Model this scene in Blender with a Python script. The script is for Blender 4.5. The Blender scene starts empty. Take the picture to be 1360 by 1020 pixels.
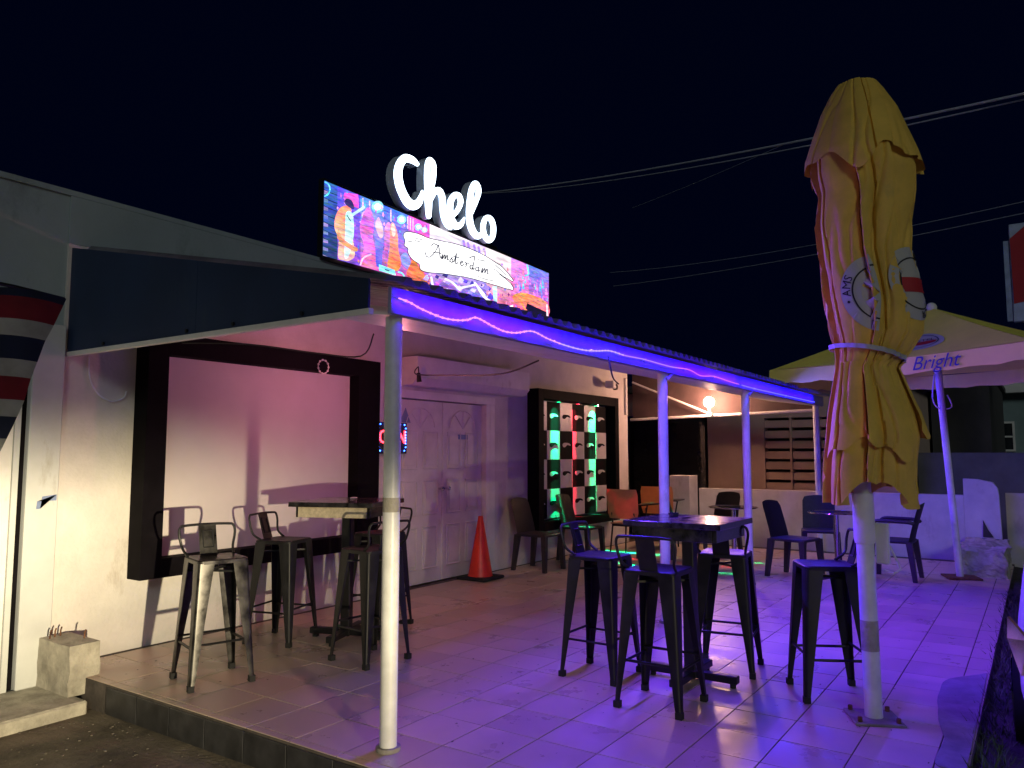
import bpy, bmesh, math, random
from mathutils import Vector, Matrix, noise as mnoise
R = math.radians
random.seed(7)
sc = bpy.context.scene
COL = sc.collection

# ------------------------------------------------------------------ camera
CZ = 1.42; PITCH = R(5.1); PSI = R(34.3); FPX = 1022.0
cam = bpy.data.cameras.new('camera'); camo = bpy.data.objects.new('camera', cam); COL.objects.link(camo)
camo.location = (0, 0, CZ); camo.rotation_euler = (R(90) + PITCH, 0, PSI - R(90))
cam.sensor_width = 36; cam.lens = FPX / 1360 * 36; cam.clip_start = .05; cam.clip_end = 600
sc.camera = camo
# ------------------------------------------------------------------ world, moon / street glow, exposure
w = bpy.data.worlds.new('World'); sc.world = w; w.use_nodes = True
wn = w.node_tree.nodes; wl = w.node_tree.links
bg = wn['Background']
sky = wn.new('ShaderNodeTexSky'); sky.sky_type = 'NISHITA'; sky.sun_disc = False
sky.sun_elevation = R(-8); sky.sun_rotation = R(200); sky.altitude = 0; sky.air_density = 1; sky.dust_density = 0; sky.ozone_density = 6
rgb = wn.new('ShaderNodeRGB'); rgb.outputs[0].default_value = (.00015, .0007, .0052, 1)
add = wn.new('ShaderNodeMixRGB'); add.blend_type = 'ADD'; add.inputs[0].default_value = 1
skm = wn.new('ShaderNodeMixRGB'); skm.blend_type = 'MULTIPLY'; skm.inputs[0].default_value = 1; skm.inputs[2].default_value = (.02, .02, .02, 1)
wl.new(sky.outputs[0], skm.inputs[1]); wl.new(skm.outputs[0], add.inputs[1]); wl.new(rgb.outputs[0], add.inputs[2])
wl.new(add.outputs[0], bg.inputs[0]); bg.inputs[1].default_value = 1.0
sun = bpy.data.lights.new('street_glow', 'SUN'); sun.energy = .28; sun.angle = R(12); sun.color = (.90, 1, .98)
suno = bpy.data.objects.new('street_glow', sun); COL.objects.link(suno)
suno.rotation_euler = Vector((.72, .62, -.36)).to_track_quat('-Z', 'Y').to_euler()
vs = sc.view_settings; vs.view_transform = 'Standard'; vs.look = 'None'; vs.exposure = .12; vs.gamma = 1; vs.use_curve_mapping = False
sc.cycles.use_denoising = True; sc.cycles.max_bounces = 6; sc.cycles.sample_clamp_indirect = 4
try: sc.cycles.denoiser = 'OPENIMAGEDENOISE'
except Exception: pass
# low-beam head lamp of a car standing in the street behind the viewer
HL = Vector((-.25, -3.9, .55))
hl = bpy.data.lights.new('car_headlamp', 'SPOT'); hl.energy = 7400; hl.spot_size = R(120); hl.spot_blend = .4; hl.shadow_soft_size = .05
hl.color = (1, .83, .52); hlo = bpy.data.objects.new('car_headlamp', hl); COL.objects.link(hlo); hlo.location = HL
hlo.rotation_euler = (Vector((1.95, 5.5, .55)) - HL).to_track_quat('-Z', 'Y').to_euler()
hl.use_nodes = True
def lamp_pattern(nt):
    n = nt.nodes; l = nt.links; em = n['Emission']
    tc = n.new('ShaderNodeTexCoord'); sp = n.new('ShaderNodeSeparateXYZ'); l.new(tc.outputs['Normal'], sp.inputs[0])
    def m(op, a, b=None, c=None):
        x = n.new('ShaderNodeMath'); x.operation = op
        for i, v in enumerate((a, b, c)):
            if v is None: continue
            if isinstance(v, (int, float)): x.inputs[i].default_value = v
            else: l.new(v, x.inputs[i])
        return x.outputs[0]
    nz = m('MAXIMUM', m('ABSOLUTE', sp.outputs[2]), .001)
    el = m('DIVIDE', sp.outputs[1], nz); az = m('DIVIDE', sp.outputs[0], nz)
    mr = n.new('ShaderNodeMapRange'); mr.interpolation_type = 'SMOOTHSTEP'; l.new(el, mr.inputs[0])
    mr.inputs[1].default_value = .045; mr.inputs[2].default_value = .135; mr.inputs[3].default_value = 1; mr.inputs[4].default_value = .015
    d = m('SUBTRACT', el, .03); low = m('POWER', 2.718, m('MULTIPLY', m('MULTIPLY', d, d), -190.))
    low = m('ADD', m('MULTIPLY', low, .58), .42)
    a2 = m('MULTIPLY', az, az); g = m('POWER', 2.718, m('MULTIPLY', a2, -22.)); g = m('ADD', g, .045)
    mc = n.new('ShaderNodeMapRange'); mc.interpolation_type = 'SMOOTHSTEP'; l.new(az, mc.inputs[0]); mc.inputs[1].default_value = .50; mc.inputs[2].default_value = .66; mc.inputs[3].default_value = 1; mc.inputs[4].default_value = .06
    g = m('MULTIPLY', g, mc.outputs[0])
    l.new(m('MULTIPLY', m('MULTIPLY', g, low), mr.outputs[0]), em.inputs[1])
lamp_pattern(hl.node_tree)

# ------------------------------------------------------------------ helpers
FW = Vector((math.cos(PSI) * math.cos(PITCH), math.sin(PSI) * math.cos(PITCH), math.sin(PITCH)))
RT = Vector((math.sin(PSI), -math.cos(PSI), 0)); UP = RT.cross(FW); CC = Vector((0, 0, CZ))
def ray(x, y): return FW + RT * ((x - 680) / FPX) - UP * ((y - 510) / FPX)
def onY(x, y, Y): d = ray(x, y); return CC + d * (Y / d.y)
def onX(x, y, X): d = ray(x, y); return CC + d * (X / d.x)

def tag(o, label=None, cat=None, group=None, kind=None):
    if label: o['label'] = label
    if cat: o['category'] = cat
    if group: o['group'] = group
    if kind: o['kind'] = kind
    return o
def empty(name, loc=(0, 0, 0), rz=0):
    o = bpy.data.objects.new(name, None); COL.objects.link(o); o.location = loc; o.rotation_euler = (0, 0, rz); o.empty_display_size = .1
    return o
class MB:
    def __init__(s): s.bm = bmesh.new()
    def box(s, c, d, rz=0, bev=0, rot=None):
        m = Matrix.Translation(c) @ (rot if rot is not None else Matrix.Rotation(rz, 4, 'Z')) @ Matrix.Diagonal((d[0], d[1], d[2], 1))
        r = bmesh.ops.create_cube(s.bm, size=1, matrix=m)
        if bev:
            es = list({e for v in r['verts'] for e in v.link_edges})
            bmesh.ops.bevel(s.bm, geom=es, offset=bev, segments=1, affect='EDGES')
        return s
    def b2(s, a, b, bev=0):
        return s.box([(a[i] + b[i]) / 2 for i in range(3)], [abs(b[i] - a[i]) for i in range(3)], bev=bev)
    def loft(s, rings, close=True, cap=True):
        vv = [[s.bm.verts.new(p) for p in r] for r in rings]
        n = len(rings[0])
        for a, b in zip(vv, vv[1:]):
            for i in range(n if close else n - 1):
                j = (i + 1) % n
                s.bm.faces.new((a[i], a[j], b[j], b[i]))
        if cap and close:
            s.bm.faces.new(vv[0][::-1]); s.bm.faces.new(vv[-1])
        return vv
    def tube(s, path, r, n=8, cap=True, rad=None):
        P = [Vector(p) for p in path]; rings = []; ref = None
        for i, p in enumerate(P):
            t = (P[min(i + 1, len(P) - 1)] - P[max(i - 1, 0)]).normalized()
            if ref is None: ref = t.orthogonal().normalized()
            ref = (ref - t * ref.dot(t)).normalized(); b = t.cross(ref)
            rr = rad[i] if rad else r
            rings.append([p + (ref * math.cos(2 * math.pi * k / n) + b * math.sin(2 * math.pi * k / n)) * rr for k in range(n)])
        s.loft(rings, True, cap); return s
    def cyl(s, a, b, r, n=20, r2=None): return s.tube([a, b], r, n, rad=[r, r if r2 is None else r2])
    def poly(s, pts): return s.bm.faces.new([s.bm.verts.new(p) for p in pts])
    def prism(s, pts, vec):
        v = Vector(vec); a = [s.bm.verts.new(p) for p in pts]; b = [s.bm.verts.new(Vector(p) + v) for p in pts]
        s.bm.faces.new(a[::-1]); s.bm.faces.new(b)
        for i in range(len(a)):
            j = (i + 1) % len(a); s.bm.faces.new((a[i], a[j], b[j], b[i]))
        return s
    def sphere(s, c, r, u=12, v=8): bmesh.ops.create_uvsphere(s.bm, u_segments=u, v_segments=v, radius=r, matrix=Matrix.Translation(c)); return s
    def mesh(s, name, mat, smooth=False, recalc=True):
        if recalc: bmesh.ops.recalc_face_normals(s.bm, faces=s.bm.faces)
        me = bpy.data.meshes.new(name); s.bm.to_mesh(me); s.bm.free()
        for m in (mat if isinstance(mat, (list, tuple)) else [mat]): me.materials.append(m)
        if smooth:
            for p in me.polygons: p.use_smooth = True
            try: me.set_sharp_from_angle(angle=R(40))
            except Exception: pass
        return me
    def build(s, name, mat, parent=None, smooth=False, recalc=True):
        o = bpy.data.objects.new(name, s.mesh(name, mat, smooth, recalc)); COL.objects.link(o); o.parent = parent
        return o
def link(name, me, parent=None, loc=None, rz=None):
    o = bpy.data.objects.new(name, me); COL.objects.link(o); o.parent = parent
    if loc: o.location = loc
    if rz is not None: o.rotation_euler = (0, 0, rz)
    return o
def copy_tree(o, parent=None):
    c = o.copy(); COL.objects.link(c); c.parent = parent
    for ch in list(o.children): copy_tree(ch, c)
    return c
def crom(pts, n=6, closed=False):
    out = []; N = len(pts)
    for i in range(N if closed else N - 1):
        g = lambda k: pts[k % N] if closed else pts[max(0, min(N - 1, k))]
        p0, p1, p2, p3 = g(i - 1), g(i), g(i + 1), g(i + 2)
        for k in range(n):
            t = k / n
            out.append(tuple(.5 * ((2 * b) + (-a + c) * t + (2 * a - 5 * b + 4 * c - d) * t * t + (-a + 3 * b - 3 * c + d) * t ** 3) for a, b, c, d in zip(p0, p1, p2, p3)))
    if not closed: out.append(tuple(pts[-1]))
    return out
def ribbon(pts, n=6, closed=False):
    """centre line (x, y, width) -> list of (left, right) 2-D pairs, rounded ends"""
    c = crom(pts, n, closed); N = len(c); out = []
    def nrm(i):
        a = c[(i - 1) % N] if closed else c[max(0, i - 1)]; b = c[(i + 1) % N] if closed else c[min(N - 1, i + 1)]
        dx, dy = b[0] - a[0], b[1] - a[1]; L = math.hypot(dx, dy) or 1
        return dx / L, dy / L
    if not closed:
        tx, ty = nrm(0); x, y, wd = c[0]
        for a in (80, 55, 28):
            s_, q = math.sin(R(a)) * wd / 2, math.cos(R(a)) * wd / 2
            out.append(((x - tx * s_ - ty * q, y - ty * s_ + tx * q), (x - tx * s_ + ty * q, y - ty * s_ - tx * q)))
    for i, (x, y, wd) in enumerate(c):
        tx, ty = nrm(i); out.append(((x - ty * wd / 2, y + tx * wd / 2), (x + ty * wd / 2, y - tx * wd / 2)))
    if closed: out.append(out[0])
    else:
        tx, ty = nrm(N - 1); x, y, wd = c[-1]
        for a in (28, 55, 80):
            s_, q = math.sin(R(a)) * wd / 2, math.cos(R(a)) * wd / 2
            out.append(((x + tx * s_ - ty * q, y + ty * s_ + tx * q), (x + tx * s_ + ty * q, y + ty * s_ - tx * q)))
    return out
def text_mesh(body, size, fn, name, mat, parent, shear=0, extrude=0):
    cu = bpy.data.curves.new('t', 'FONT'); cu.body = body; cu.size = size; cu.shear = shear; cu.resolution_u = 3
    cu.align_x = 'CENTER'; cu.align_y = 'CENTER'; cu.extrude = extrude
    ob = bpy.data.objects.new('t', cu); COL.objects.link(ob)
    dg = bpy.context.evaluated_depsgraph_get(); dg.update()
    me = bpy.data.meshes.new_from_object(ob.evaluated_get(dg)); bpy.data.objects.remove(ob)
    for v in me.vertices: v.co = fn(v.co.x, v.co.y, v.co.z)
    me.materials.clear(); me.materials.append(mat); me.name = name
    return link(name, me, parent)

# ------------------------------------------------------------------ materials
def mat(name, col, rough=.6, metal=0, var=.15, scale=6, bump=0, bscale=60, spec=.5, rand=0, col2=None, stretch=None, rvar=0, trans=0):
    m = bpy.data.materials.new(name); m.use_nodes = True; nt = m.node_tree; n = nt.nodes; l = nt.links; p = n['Principled BSDF']
    p.inputs['Roughness'].default_value = rough; p.inputs['Metallic'].default_value = metal; p.inputs['Specular IOR Level'].default_value = spec
    if trans: p.inputs['Transmission Weight'].default_value = trans
    tc = n.new('ShaderNodeTexCoord'); mp = n.new('ShaderNodeMapping'); l.new(tc.outputs['Object'], mp.inputs[0])
    if stretch: mp.inputs['Scale'].default_value = stretch
    if rand:
        oi = n.new('ShaderNodeObjectInfo'); ad = n.new('ShaderNodeVectorMath'); ad.operation = 'MULTIPLY_ADD'
        l.new(oi.outputs['Random'], ad.inputs[0]); ad.inputs[1].default_value = (37, 53, 71); l.new(mp.outputs[0], ad.inputs[2]); vec = ad.outputs[0]
    else: vec = mp.outputs[0]
    nz = n.new('ShaderNodeTexNoise'); nz.inputs['Scale'].default_value = scale; nz.inputs['Detail'].default_value = 6; nz.inputs['Roughness'].default_value = .62
    l.new(vec, nz.inputs['Vector'])
    cr = n.new('ShaderNodeValToRGB'); c2 = col2 or tuple(c * (1 - 2 * var) for c in col); c1 = tuple(min(1, c * (1 + var)) for c in col)
    cr.color_ramp.elements[0].position = .3; cr.color_ramp.elements[1].position = .7
    cr.color_ramp.elements[0].color = (*c2, 1); cr.color_ramp.elements[1].color = (*c1, 1); l.new(nz.outputs['Fac'], cr.inputs[0])
    out = cr.outputs[0]
    if rand:
        mr = n.new('ShaderNodeMapRange'); l.new(oi.outputs['Random'], mr.inputs[0]); mr.inputs[3].default_value = 1 - rand; mr.inputs[4].default_value = 1 + rand * .6
        mx = n.new('ShaderNodeVectorMath'); mx.operation = 'SCALE'; l.new(out, mx.inputs[0]); l.new(mr.outputs[0], mx.inputs['Scale']); out = mx.outputs[0]
    l.new(out, p.inputs['Base Color'])
    if rvar:
        mr2 = n.new('ShaderNodeMapRange'); l.new(nz.outputs['Fac'], mr2.inputs[0]); mr2.inputs[1].default_value = .3; mr2.inputs[2].default_value = .7
        mr2.inputs[3].default_value = max(.05, rough - rvar); mr2.inputs[4].default_value = rough + rvar; l.new(mr2.outputs[0], p.inputs['Roughness'])
    if bump:
        b = n.new('ShaderNodeBump'); b.inputs['Strength'].default_value = bump; b.inputs['Distance'].default_value = .01
        n2 = n.new('ShaderNodeTexNoise'); n2.inputs['Scale'].default_value = bscale; n2.inputs['Detail'].default_value = 5; l.new(vec, n2.inputs['Vector'])
        l.new(n2.outputs['Fac'], b.inputs['Height']); l.new(b.outputs[0], p.inputs['Normal'])
    return m
def emis(name, col, strength):
    m = bpy.data.materials.new(name); m.use_nodes = True; n = m.node_tree.nodes; l = m.node_tree.links; n.clear()
    o = n.new('ShaderNodeOutputMaterial'); e = n.new('ShaderNodeEmission'); e.inputs[0].default_value = (*col, 1); e.inputs[1].default_value = strength
    l.new(e.outputs[0], o.inputs[0]); return m
def grime(m, col, lo, hi, scale, stretch):
    nt = m.node_tree; n = nt.nodes; l = nt.links; p = n['Principled BSDF']; src = p.inputs['Base Color'].links[0].from_socket
    tc = n.new('ShaderNodeTexCoord'); mp = n.new('ShaderNodeMapping'); mp.inputs['Scale'].default_value = stretch; l.new(tc.outputs['Object'], mp.inputs[0])
    nz = n.new('ShaderNodeTexNoise'); nz.inputs['Scale'].default_value = scale; nz.inputs['Detail'].default_value = 9; nz.inputs['Roughness'].default_value = .7; l.new(mp.outputs[0], nz.inputs['Vector'])
    mr = n.new('ShaderNodeMapRange'); mr.inputs[1].default_value = lo; mr.inputs[2].default_value = hi; l.new(nz.outputs['Fac'], mr.inputs[0])
    mx = n.new('ShaderNodeMixRGB'); mx.inputs[2].default_value = (*col, 1); l.new(mr.outputs[0], mx.inputs[0]); l.new(src, mx.inputs[1]); l.new(mx.outputs[0], p.inputs['Base Color'])
M = {}
M['asphalt'] = mat('asphalt', (.17, .14, .10), .95, var=.35, scale=2.5, bump=.9, bscale=38)
M['tile'] = mat('floor_tile', (.58, .45, .34), .36, var=.055, scale=3.2, bump=.06, bscale=25, rand=.13, rvar=.14)
M['grout'] = mat('grout', (.09, .075, .065), .9, var=.25, scale=14)
M['riser'] = mat('riser_tile', (.035, .035, .038), .45, var=.3, scale=9, rand=.2)
M['wall'] = mat('painted_plaster', (.68, .65, .62), .82, var=.085, scale=2.6, bump=.4, bscale=38)
M['wallgrey_lit'] = mat('grey_plaster_teal_light', (.36, .43, .45), .85, var=.06, scale=1.5, bump=.18, bscale=40)  # grey plaster with the teal cast of the night light put into its colour
M['pilaster'] = mat('pilaster_paint', (.60, .62, .62), .7, var=.06, scale=3, bump=.1, bscale=50)
M['whitepaint'] = mat('white_paint', (.78, .77, .74), .5, var=.06, scale=5, bump=.04)
M['postpaint'] = mat('post_paint', (.74, .75, .74), .38, var=.10, scale=7, bump=.05, bscale=30)
M['concrete'] = mat('concrete', (.44, .41, .34), .92, var=.22, scale=7, bump=.7, bscale=50)
M['darkframe'] = mat('dark_frame_paint', (.006, .005, .007), .7, spec=.06, var=.25, scale=5, bump=.05)
M['panelnavy'] = mat('navy_sheet', (.012, .030, .085), .55, var=.15, scale=2)
M['screen'] = mat('white_board', (.62, .58, .58), .75, var=.05, scale=1.2, bump=.05, bscale=80)
M['roof'] = mat('roof_sheet', (.35, .37, .40), .5, metal=.4, var=.2, scale=3)
M['fascia'] = mat('fascia_paint', (.30, .30, .42), .45, var=.08, scale=4)
M['stool'] = mat('gunmetal', (.016, .016, .018), .46, metal=.1, spec=.32, var=.3, scale=9, rvar=.10)
M['stoolworn'] = mat('worn_gunmetal', (.085, .082, .078), .36, metal=.85, var=.45, scale=7, rvar=.12)
M['rubber'] = mat('rubber', (.015, .015, .015), .8)
M['tabletop'] = mat('dark_table', (.035, .032, .034), .16, var=.5, scale=16, rvar=.09)
M['tablewood'] = mat('pale_wood', (.55, .47, .33), .6, var=.15, scale=5, stretch=(1, 8, 8))
M['black'] = mat('black_metal', (.018, .018, .02), .38, metal=.3)
M['resin'] = mat('dark_resin', (.030, .026, .030), .5, var=.15, scale=30, bump=.25, bscale=150)
M['orange'] = mat('tan_plastic', (.62, .34, .18), .5, var=.08, scale=6)
M['chrome'] = mat('chrome', (.7, .7, .72), .14, metal=1)
M['glass'] = mat('smoked_glass', (.05, .06, .065), .05, var=.05, spec=.8)
M['cone'] = mat('cone_plastic', (.80, .045, .02), .42, var=.10, scale=6)
M['yellow'] = mat('yellow_canvas', (.80, .53, .085), .72, var=.09, scale=5, bump=.12, bscale=160)
M['lemon'] = mat('lemon_canvas', (.86, .78, .14), .72, var=.05, scale=4, bump=.1, bscale=160)
M['strap'] = mat('strap', (.5, .5, .52), .7)
M['print_white'] = mat('print_white', (.48, .48, .46), .7, var=.03)
M['print_red'] = mat('print_red', (.42, .02, .03), .7, var=.05)
M['print_blue'] = mat('print_blue', (.02, .03, .16), .7, var=.05)
M['print_black'] = mat('print_black', (.015, .015, .018), .7, var=.05)
M['flagred'] = mat('flag_red', (.20, .012, .025), .8); M['flagwhite'] = mat('flag_white', (.36, .38, .37), .8); M['flagblue'] = mat('flag_blue', (.012, .02, .06), .8)
M['beige'] = mat('beige_wall', (.46, .34, .27), .85, var=.06, scale=2, bump=.15, bscale=40)
M['darkwall'] = mat('dark_wall', (.055, .052, .05), .8, var=.2, scale=2)
M['greywall'] = mat('grey_block_wall', (.14, .14, .145), .9, var=.12, scale=3, bump=.2)
M['teal'] = mat('teal_house', (.22, .30, .30), .85, var=.08, scale=2)
M['lowwall'] = mat('low_wall_paint', (.60, .57, .55), .75, var=.09, scale=3, bump=.2, bscale=30)
M['cement'] = mat('cement_patch', (.26, .24, .22), .8, var=.2, scale=6, bump=.5, bscale=40)
M['grass'] = mat('grass', (.10, .17, .05), .8, var=.4, scale=20)
M['earth'] = mat('earth', (.05, .045, .03), .95, var=.4, scale=8, bump=.6)
M['carpaint'] = mat('car_paint', (.62, .64, .70), .22, metal=.15, var=.03, scale=3)
M['carglass'] = mat('car_glass', (.02, .025, .03), .06, spec=.7)
M['cable'] = mat('cable_sheath', (.75, .78, .85), .4, var=.1)
M['wire'] = mat('wire', (.02, .02, .02), .6)
M['cw'] = mat('checker_white', (.62, .60, .60), .4, var=.04, scale=5); M['cb'] = mat('checker_black', (.006, .005, .007), .7, var=.2, spec=.06)
M['rust'] = mat('rust', (.16, .07, .035), .9, var=.4, scale=20)
M['bluetape'] = mat('blue_tape', (.22, .29, .50), .6, var=.1)
M['letterside'] = mat('letter_side', (.62, .70, .82), .4)
M['signbox'] = mat('sign_box', (.012, .013, .016), .5)

grime(M['wall'], (.36, .31, .25), .62, .80, 3.0, (1, 1, .35)); grime(M['whitepaint'], (.40, .36, .30), .64, .85, 5, (1, 1, .5)); grime(M['postpaint'], (.42, .40, .36), .60, .80, 9, (1, 1, .4))
grime(M['tile'], (.20, .16, .13), .63, .80, 7, (1, 1, 1)); grime(M['lowwall'], (.30, .27, .24), .58, .8, 3, (1, 1, .4)); grime(M['pilaster'], (.38, .36, .30), .6, .8, 6, (1, 1, .3)); grime(M['yellow'], (.42, .33, .10), .58, .85, 4, (1, 1, .6))
grime(M['wallgrey_lit'], (.17, .20, .20), .58, .8, 2, (1, 1, .4)); grime(M['panelnavy'], (.03, .05, .09), .58, .8, 4, (1, 1, .3))
# ------------------------------------------------------------------ ground, street, patio
GZ = -.18
def sheet(name, x0, y0, x1, y1, z, m, kind='structure'):
    o = MB(); o.poly([(x0, y0, z), (x1, y0, z), (x1, y1, z), (x0, y1, z)]); o = o.build(name, m); o['kind'] = kind; return o
sheet('ground', -120, -120, 160, 160, GZ, M['asphalt'])
T = 1 / 3; X0 = 3.02 - T; Y0 = .33; YW = 5.53; XE = 11.9
patio = MB().b2((2.63, Y0, GZ - .3), (XE, YW + .05, -.004)).build('patio', M['grout']); patio['kind'] = 'structure'
tl = MB(); tl.box((0, 0, -.006), (T - .006, T - .006, .012), bev=.0008); tme = tl.mesh('tile', M['tile'])
hl_ = MB(); hl_.box((0, 0, -.006), (.05, T - .006, .012), bev=.0015); bme = hl_.mesh('tile', M['tile'])
cells = []
for i in range(28):
    for j in range(16):
        x = X0 + (i + .5) * T; y = .465 + T * (j - .5) + .003
        if y - T / 2 < Y0 - .2 or y + T / 2 > YW + .2 or x + T / 2 > XE + .05: continue
        cells.append((x * x + y * y, x, y))
cells.sort()
rest = MB(); nt_ = 0
def tile_at(x, y):
    global nt_
    if y - T / 2 < Y0:   # cut row along the open side
        wd = y + T / 2 - Y0
        if wd < .03: return
        rest.box((x, Y0 + wd / 2, -.006 + random.uniform(-.0006, .0006)), (T - .006, wd - .006, .012), bev=.0015); return
    if y + T / 2 > YW:
        wd = YW - (y - T / 2)
        if wd < .03: return
        rest.box((x, YW - wd / 2, -.006), (T - .006, wd - .006, .012), bev=.0015); return
    if nt_ < 285:
        o = link('tile', tme, patio, (x, y, random.uniform(-.0008, .0008))); o.rotation_euler = (R(random.uniform(-.12, .12)), R(random.uniform(-.12, .12)), R(random.uniform(-.25, .25))); nt_ += 1
    else: rest.box((x, y, -.006 + random.uniform(-.0008, .0008)), (T - .006, T - .006, .012))
for _, x, y in cells: tile_at(x, y)
ro = rest.build('tile_field', M['tile'], patio); ro['kind'] = 'stuff'
for j in range(15):
    link('edge_tile', bme, patio, (2.66, .465 + T * (j + .5), 0)) if .465 + T * (j + 1) < YW else None
rm = MB(); rm.box((0, 0, 0), (.012, T - .006, .158), bev=.002); rme = rm.mesh('riser_tile', M['riser'])
for j in range(15):
    y = .465 + T * (j + .5)
    if y + T / 2 < 5.1: link('riser_tile', rme, patio, (2.625, y, -.094))
lt = MB()
for k in range(150):
    x = random.uniform(2.8, 9.5); y = random.uniform(.4, 5.4); s_ = random.uniform(.003, .010); a = random.uniform(0, 6.28)
    p_ = [(x + s_ * (1 + .5 * (q % 2)) * math.cos(a + q * 1.05) * (1 if q % 3 else .5), y + s_ * .6 * math.sin(a + q * 1.05), .0025 + random.uniform(0, .003)) for q in range(6)]
    lt.poly(p_)
tag(lt.build('leaf_litter', mat('dry_leaf', (.05, .035, .02), .9)), 'dry leaf bits and butts scattered over the patio tiles', 'litter', kind='stuff')
# cement repair at the open edge + crumbled rim
cp = MB(); pts = [(4.10, .335), (4.12, .47), (4.5, .46), (4.9, .53), (5.35, .56), (5.62, .55), (5.8, .45), (5.95, .34)]
pp = crom([(a, b, 0) for a, b in pts], 4); cp.prism([(a + random.uniform(-.006, .006), b + random.uniform(-.006, .006), .001) for a, b, _ in pp], (0, 0, .004))
cpo = cp.build('cement_patch', M['cement'], patio)
tag(cpo, 'grey cement repair spread over broken edge tiles')
# grass verge beside the patio
vg = MB(); vg.prism([(2.7, .335, GZ - .05), (2.7, .335, -.03), (2.7, .12, -.06), (2.7, -.10, GZ + .002), (2.7, -.10, GZ - .05)], (9.2, 0, 0)); vg.build('verge', M['earth'])['kind'] = 'structure'
g = MB()
for k in range(5200):
    x = random.uniform(2.9, 9.6); y = random.triangular(-.08, .37, .2); h = random.uniform(.02, .08) * (1.25 if y > .2 else .8); a = random.uniform(0, 6.28); wv = random.uniform(.003, .007)
    lean = random.uniform(-.06, .06); ly = random.uniform(-.05, .08)
    dx, dy = math.cos(a) * wv, math.sin(a) * wv; z = -.03 - .14 * (.335 - y) / .43 if y < .335 else -.035
    g.bm.faces.new([g.bm.verts.new(p) for p in ((x - dx, y - dy, z), (x + dx, y + dy, z), (x + lean, y + ly, z + h))])
go = g.build('grass', M['grass'], recalc=False); tag(go, 'unkempt grass strip between patio edge and white car', 'grass', kind='stuff')
pb = MB()
for k in range(500):
    x = random.uniform(1.0, 2.6) ; y = random.uniform(2.0, 4.9); s_ = random.uniform(.002, .006)
    pb.box((x, y, GZ + s_ * .3), (s_ * 2, s_ * 1.4, s_), rz=random.uniform(0, 3), bev=0)
po = pb.build('gravel', mat('grit', (.16, .14, .11), .9)); tag(po, 'loose gravel and grit on the dark asphalt', 'gravel', kind='stuff')

# ------------------------------------------------------------------ bar building
bar = empty('bar_building', (6, YW, 0)); tag(bar, 'long low white bar building with flat parapet and white double door', 'building')
def part(mb, name, m, parent, smooth=False):
    o = mb.build(name, m, None, smooth); bpy.context.view_layer.update() if False else None
    root = parent
    while root.parent: root = root.parent
    o.parent = parent
    if root.type == 'EMPTY' and root.location.length > 0:
        off = Vector(root.location)
        if parent == root: o.matrix_parent_inverse = (Matrix.Translation(off) @ Matrix.Rotation(root.rotation_euler.z, 4, 'Z')).inverted()
    return o
DX0, DX1, DT = 6.02, 7.60, 2.0
wm = MB(); wm.b2((2.61, YW, GZ), (DX0, YW + .2, 2.88)); wm.b2((DX1, YW, GZ), (11.46, YW + .2, 2.88)); wm.b2((DX0, YW, DT), (DX1, YW + .2, 2.88))
part(MB().b2((2.61, YW - .002, 2.882), (11.46, YW + .2, 3.22)), 'parapet', M['wallgrey_lit'], bar)  # top strip of the white wall, its teal-grey look from light painted in
wm.b2((11.26, YW + .2, GZ), (11.46, 14, 3.22)); wm.b2((DX0 - .02, YW + .16, GZ), (DX1 + .02, YW + .2, DT + .02))
part(wm, 'wall', M['wall'], bar)
part(MB().b2((-6, YW + .015, GZ), (2.608, YW + .2, 3.22)), 'wall', M['wallgrey_lit'], bar)
part(MB().b2((-6, YW - .003, 3.222), (11.5, YW + .24, 3.26)), 'parapet_cap', M['wallgrey_lit'], bar)
part(MB().b2((-6, YW + .2, 3.0), (11.26, 13.9, 3.05)), 'roof_slab', M['wallgrey_lit'], bar)
part(MB().b2((2.40, YW - .05, -.10), (2.603, YW + .016, 2.29), bev=.006), 'pilaster', M['pilaster'], bar)
part(MB().b2((2.325, YW - .02, -.10), (2.36, YW + .016, 2.27)), 'door_jamb', M['pilaster'], bar)
part(MB().b2((2.361, YW + .005, -.10), (2.399, YW + .02, 2.27)), 'door_gap', M['darkframe'], bar)
part(MB().b2((1.25, YW - .012, -.09), (2.322, YW + .012, 2.22), bev=.004), 'side_door', M['whitepaint'], bar)
part(MB().prism([(2.47, YW - .052, 1.10), (2.59, YW - .052, 1.10), (2.59, YW - .052, 1.14), (2.50, YW - .052, 1.13), (2.49, YW - .052, 1.05), (2.465, YW - .052, 1.05)], (0, -.001, 0)), 'paint_mark', M['bluetape'], bar)
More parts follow.
